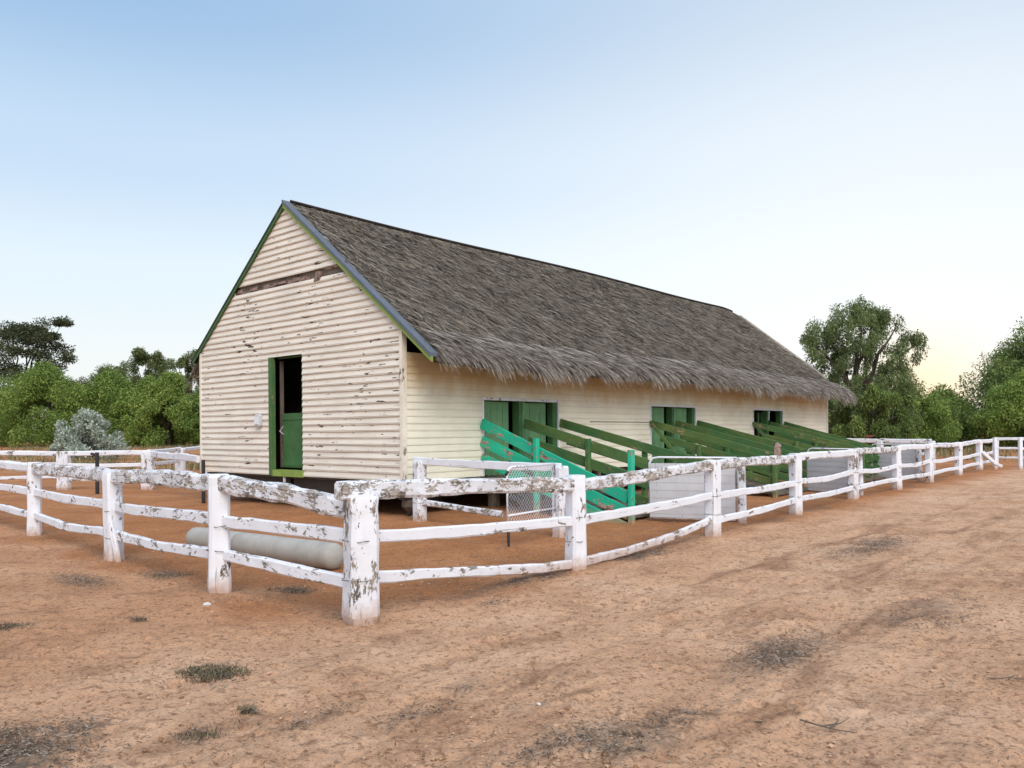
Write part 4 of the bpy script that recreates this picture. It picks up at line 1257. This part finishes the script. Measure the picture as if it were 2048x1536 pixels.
tree('bushy_tree', -33.5, 92, 7.4, 5.0, 'dark green bushy tree half hidden by the left edge of the gable', 'tree', TL, M['leaf_mid'], 6, per=680, nclump=80, size=.23)
tree('gum_tree', -68.0, 112, 17.6, 7.2, 'tall dark gum tree with layered crown at the left edge', 'tree', TL, M['leaf_dark'], 7, 'gum', per=420, nclump=88, size=.30, trunk_r=.3, extra=[(5.6, 0, 17.0, 1.25), (4.9, .3, 16.8, .8), (6.2, -.2, 16.7, .8), (4.4, 0, 15.0, .9)])
tree('gum_tree', -58.5, 118, 11.6, 4.6, 'low dark gum crown showing between the bright bushy trees', 'tree', TL, M['leaf_olive'], 9, 'airy', per=420, nclump=60, size=.25, trunk_r=.2)
tree('gum_tree', -48.6, 108, 13.0, 4.2, 'dark gum tree above the bushes right of the silvery bush', 'tree', TL, M['leaf_olive'], 10, 'airy', per=460, nclump=70, size=.25, trunk_r=.22)
tree('gum_tree', -42.2, 106, 12.6, 4.0, 'open-crowned gum tree nearest the left roof edge of the barn', 'tree', TL, M['leaf_olive'], 11, 'airy', per=380, nclump=56, size=.25, trunk_r=.22)
tree('silver_bush', -26.4, 50, 2.95, 2.35, 'large silvery grey-green bush behind the far left fence', 'bush', None, M['leaf_silver'], 12, 'low', per=170, nclump=90, size=.17)

# --- right background
TR = 'trees beyond the far end of the barn'
tree('pepper_tree', 20.4, 47, 9.0, 3.45, 'tall drooping pepper tree with open crown behind the far barn corner', 'tree', TR, M['leaf_pepper'], 21, 'pepper', per=300, nclump=250, size=.15, trunk_r=.30)
tree('bushy_tree', 19.6, 44, 3.9, 2.6, 'dark drooping shrub at the foot of the pepper tree', 'tree', TR, M['leaf_mid'], 22, 'pepper', per=672, nclump=60, size=0.15, trunk_r=.12)
tree('bushy_tree', 27.4, 56, 4.4, 3.4, 'low yellow-green shrub right of the pepper tree', 'tree', TR, M['leaf_bright'], 23, per=537, nclump=70, size=0.16, trunk_r=.12)
tree('bushy_tree', 33.0, 62, 4.2, 3.8, 'mid green bushy tree between the pepper tree and the big right tree', 'tree', TR, M['leaf_mid'], 24, per=537, nclump=80, size=0.18, trunk_r=.15)
tree('bushy_tree', 40.9, 62, 9.5, 5.8, 'large green tree cut by the right edge of the photo', 'tree', TR, M['leaf_mid'], 25, per=672, nclump=120, size=0.18, trunk_r=.3)
tree('bushy_tree', 36.0, 56, 5.2, 3.6, 'bright green shrub in front of the big right tree', 'tree', TR, M['leaf_bright'], 26, per=537, nclump=80, size=0.16, trunk_r=.12)
tree('bushy_tree', 29.5, 78, 6.4, 4.6, 'far rounded green tree under the evening glow', 'tree', TR, M['leaf_mid'], 27, per=492, nclump=70, size=0.21, trunk_r=.15)
tree('bushy_tree', 48.0, 66, 11.0, 5.5, 'green tree beyond the right edge, behind the big right tree', 'tree', TR, M['leaf_mid'], 28, per=448, nclump=90, size=0.21, trunk_r=.25)

# far wood that reads as one mass
rng = np.random.default_rng(77)
n = 420
th = rng.uniform(R(-62), R(62), n); rr = rng.uniform(135, 190, n)
cc = np.stack([np.sin(th) * rr, np.cos(th) * rr, rng.uniform(.5, 4.0, n) + 0.4], -1)
V, F = leaf_cloud(cc, np.stack([np.full(n, 3.2), np.full(n, 3.2), np.full(n, 2.4)], -1), 90, .9, rng, .3, 2.0)
V[:, 2] = np.maximum(V[:, 2], .3)
tag(link_mesh('far_wood', V, F, M['leaf_mid']), kind='stuff')

# dry grass along the far edge of the yard
def blades(pts, hgt, wid, rng, lean=.5):
    m = len(pts)
    th = rng.uniform(0, 2 * math.pi, m)
    ln = rng.uniform(.5, 1.2, m) * hgt
    dx = rng.normal(0, lean, m) * ln; dy = rng.normal(0, lean, m) * ln
    w = wid * rng.uniform(.6, 1.4, m)
    s_ = np.stack([np.cos(th) * w, np.sin(th) * w, np.zeros(m)], -1)
    mid = pts + np.stack([dx * .35, dy * .35, ln * .65], -1)
    tip = pts + np.stack([dx, dy, ln * .9], -1)
    V = np.stack([pts - s_, pts + s_, mid + s_ * .7, tip, mid - s_ * .7], 1).reshape(-1, 3)
    F = (np.arange(m) * 5)[:, None] + np.array([[0, 1, 2, 4]])
    F2 = (np.arange(m) * 5)[:, None] + np.array([[4, 2, 3, 3]])
    return V, F, F2
def blade_obj(name, pts, hgt, wid, mat, rng, lean=.5):
    V, F, F2 = blades(pts, hgt, wid, rng, lean)
    me_f = [tuple(f) for f in F] + [tuple(f[:3]) for f in F2]
    return link_mesh(name, V.tolist(), me_f, mat)
rng = np.random.default_rng(5)
def field(n, x0, x1, y0, y1, clump=.35):
    x = rng.uniform(x0, x1, n); y = rng.uniform(y0, y1, n)
    k = vnoise(x / 2.5, y / 2.5, 50) > clump
    x, y = x[k], y[k]
    return np.stack([x, y, ground_h(x, y)], -1)
P = np.concatenate([field(7000, -34, -12, 34, 60, .5), field(3500, -50, -25, 74, 90, .4), field(6000, 22, 48, 36, 58, .4)])
tag(blade_obj('dry_grass', P, .38, .025, M['dry_grass'], rng), kind='stuff')

# tufts and litter near the camera
def tuft(x, y, r, n, hgt, label, mat, seed, spread=1.6):
    rg = np.random.default_rng(seed)
    cen = rg.uniform(-r * .7, r * .7, (6, 2)); p = np.clip(cen[rg.integers(0, 6, n)] + rg.normal(0, r * .33, (n, 2)), -r * 1.1, r * 1.1); p[:, 0] *= spread
    pts = np.stack([p[:, 0], p[:, 1], np.zeros(n)], -1)
    V, F, F2 = blades(pts, hgt, .0035, rg, .8)
    o = link_mesh('grass_tuft', V.tolist(), [tuple(f) for f in F] + [tuple(f[:3]) for f in F2], mat)
    o.location = (x, y, gz(x, y) - .003)
    tag(o, label, 'grass tuft', 'grass tufts on the bare dirt')
tuft(*G(425, 1352), .13, 800, .045, 'largest grey-green grass tuft, on the bare dirt left of centre', M['green_grass'], 1, 1.7)
tuft(*G(495, 1426), .045, 130, .032, 'small dark grass tuft nearest the bottom of the photo', M['green_grass'], 2)
tuft(*G(400, 1474), .06, 110, .025, 'flattened grass tuft below the small dark one', M['green_grass'], 3, 2)
tuft(*G(272, 1240), .04, 70, .025, 'dark thin tuft left of the second fence post', M['green_grass'], 4, 2)
tuft(*G(25, 1258), .09, 200, .035, 'grey tuft at the left edge of the photo', M['green_grass'], 5, 1.6)
tuft(*G(330, 1148), .13, 170, .03, 'dry grey tuft under the left fence, between two posts', M['green_grass'], 6, 2.2)
tuft(*G(590, 1180), .13, 170, .03, 'dry tuft beneath the bottom rail beside the thick corner post', M['green_grass'], 7, 2)

def litter():
    rg = np.random.default_rng(9)
    Vs, Fs, c = [], [], 0
    pts, am = [], []
    for (px, py, ra, rc, amt) in PATCH:
        n = int(3600 * ra * rc * amt * 4)
        a_ = rg.normal(0, .55, n) * ra; c_ = rg.normal(0, .55, n) * rc
        pts.append(np.stack([px + a_ * S.x + c_ * O.x, py + a_ * S.y + c_ * O.y], -1))
    # loose scatter over the whole track and yard
    n = 5200
    r_ = 3.6 + 11 * rg.uniform(0, 1, n) ** 1.4; t_ = rg.uniform(R(-38), R(38), n)
    pts.append(np.stack([r_ * np.sin(t_), r_ * np.cos(t_)], -1))
    # along the feet of the fences
    for F_ in (FENCE[:6], LEFTF[:5]):
        for (p, q) in zip(F_[:-1], F_[1:]):
            n = 260
            t = rg.uniform(0, 1, n)
            pts.append(np.stack([lerp(p[0], q[0], t) + rg.normal(0, .09, n), lerp(p[1], q[1], t) + rg.normal(0, .09, n)], -1))
    P = np.concatenate(pts)
    m = len(P)
    th = rg.uniform(0, 2 * math.pi, m)
    ln = rg.uniform(.006, .03, m) * np.where(rg.uniform(0, 1, m) < .03, 2.4, 1); w = rg.uniform(.0015, .0042, m)
    z = ground_h(P[:, 0], P[:, 1]) + rg.uniform(.004, .022, m)
    d = np.stack([np.cos(th) * ln, np.sin(th) * ln, rg.normal(0, .25, m) * ln], -1); s_ = np.stack([-np.sin(th) * w, np.cos(th) * w, np.zeros(m)], -1)
    c0 = np.stack([P[:, 0], P[:, 1], z], -1)
    up = np.array([0, 0, .003])
    V = np.stack([c0 - d / 2 - s_, c0 - d / 2 + s_, c0 + d / 2 + s_ * .6, c0 + d / 2 - s_ * .6, c0 + up + d * .05], 1).reshape(-1, 3)
    b = (np.arange(m) * 5)[:, None]
    F = np.concatenate([b + np.array([[0, 1, 4]]), b + np.array([[1, 2, 4]]), b + np.array([[2, 3, 4]]), b + np.array([[3, 0, 4]])])
    tag(link_mesh('leaf_litter', V, F, M['litter']), kind='stuff')
litter()

def clods():
    rg = np.random.default_rng(19)
    m = 9000
    r_ = 3.4 + 9 * rg.uniform(0, 1, m) ** 1.5; t_ = rg.uniform(R(-38), R(38), m)
    x, y = r_ * np.sin(t_), r_ * np.cos(t_)
    k = vnoise(x / .5, y / .5, 61) * .6 + vnoise(x / 1.7, y / 1.7, 62) * .6 > .55
    x, y = x[k], y[k]; m = len(x)
    sz = .004 + .013 * rg.uniform(0, 1, m) ** 3
    oct_ = np.array([[1, 0, 0], [0, 1, 0], [-1, 0, 0], [0, -1, 0], [0, 0, .75], [.7, .7, .35], [-.7, .7, .3], [-.7, -.7, .35], [.7, -.7, .3]])
    base = np.stack([x, y, ground_h(x, y) - .002 + (vnoise(x / .55, y / .55, 2) - .5) * .035 + (vnoise(x / .19, y / .19, 3) - .5) * .022], -1)
    V = base[:, None, :] + oct_[None] * sz[:, None, None] * rg.uniform(.6, 1.3, (m, 9, 1))
    F = np.array([[0, 5, 4], [5, 1, 4], [1, 6, 4], [6, 2, 4], [2, 7, 4], [7, 3, 4], [3, 8, 4], [8, 0, 4]])
    F = ((np.arange(m) * 9)[:, None, None] + F[None]).reshape(-1, 3)
    tag(link_mesh('dirt_clods', V.reshape(-1, 3), F, M['clod']), kind='stuff')
M['clod'] = island_mat('dirt_clods', [(0, (0.26, 0.14, 0.075)), (0.5, (0.45, 0.26, 0.15)), (1, (0.62, 0.39, 0.25))], 0.95)
clods()

def stone_mat():
    m, N, L, b = nmat('pale_stone')
    c = objco(N, L)
    L.new(ramp2(N, L, tex_noise(N, L, c, 30, 5, .6), [(0.3, (.45, .42, .38)), (.6, (.75, .73, .7))]), b.inputs['Base Color'])
    return m
ms = stone_mat()
def stone(px, py, r, label, seed):
    rj = random.Random(seed)
    x, y = G(px, py)
    mb = MB()
    mb.sweep([(-r, 0, 0), (-r * .7, 0, r * .05), (0, 0, r * .12), (r * .6, 0, r * .05), (r, 0, 0)], [(math.cos(k * .785) * r * .7, math.sin(k * .785) * r * .5) for k in range(8)], scl=[.25, .8, 1, .75, .2], wob=.3, rnd=rj)
    o = mb.build('stone', ms, None)
    o.location = (x, y, gz(x, y) + r * .3); o.rotation_euler = (0, 0, rj.uniform(0, 3))
    tag(o, label, 'stone', 'small pale stones on the dirt')
stone(880, 1380, .028, 'white stone on the dirt below the thick corner post', 1)
stone(1077, 1416, .016, 'tiny white stone farther right on the track', 2)
stone(414, 1212, .04, 'flat pale stone near the foot of the second post', 3)
def twig(px, py, pts, label, seed):
    x, y = G(px, py)
    mb = MB()
    for q in pts: mb.tube([Vector(p) for p in q], 0.004, 6, radii=[1.2 - .8 * i / (len(q) - 1) for i in range(len(q))])
    o = mb.build('twig', M['wood_grey'], None)
    o.location = (x, y, gz(x, y) + .008)
    tag(o, label, 'twig', 'fallen twigs on the track')
twig(1660, 1455, [[(-.13, .08, .02), (-.04, .01, .01), (.03, -.02, .0), (.12, -.06, 0)], [(-.04, .01, .01), (.06, .02, .02), (.14, .08, .03)], [(.0, 0, .005), (.04, .02, .02), (.07, .06, .03)]], 'forked grey twig on the track at lower right', 1)
twig(2020, 1355, [[(-.12, .02, 0), (0, 0, .015), (.12, -.02, 0)], [(0, 0, .015), (.06, .04, .02)]], 'short dark twig at the right edge of the track', 2)
twig(1520, 1448, [[(-.09, .03, 0), (0, 0, .012), (.09, .01, 0)]], 'thin dark twig left of the forked one', 3)
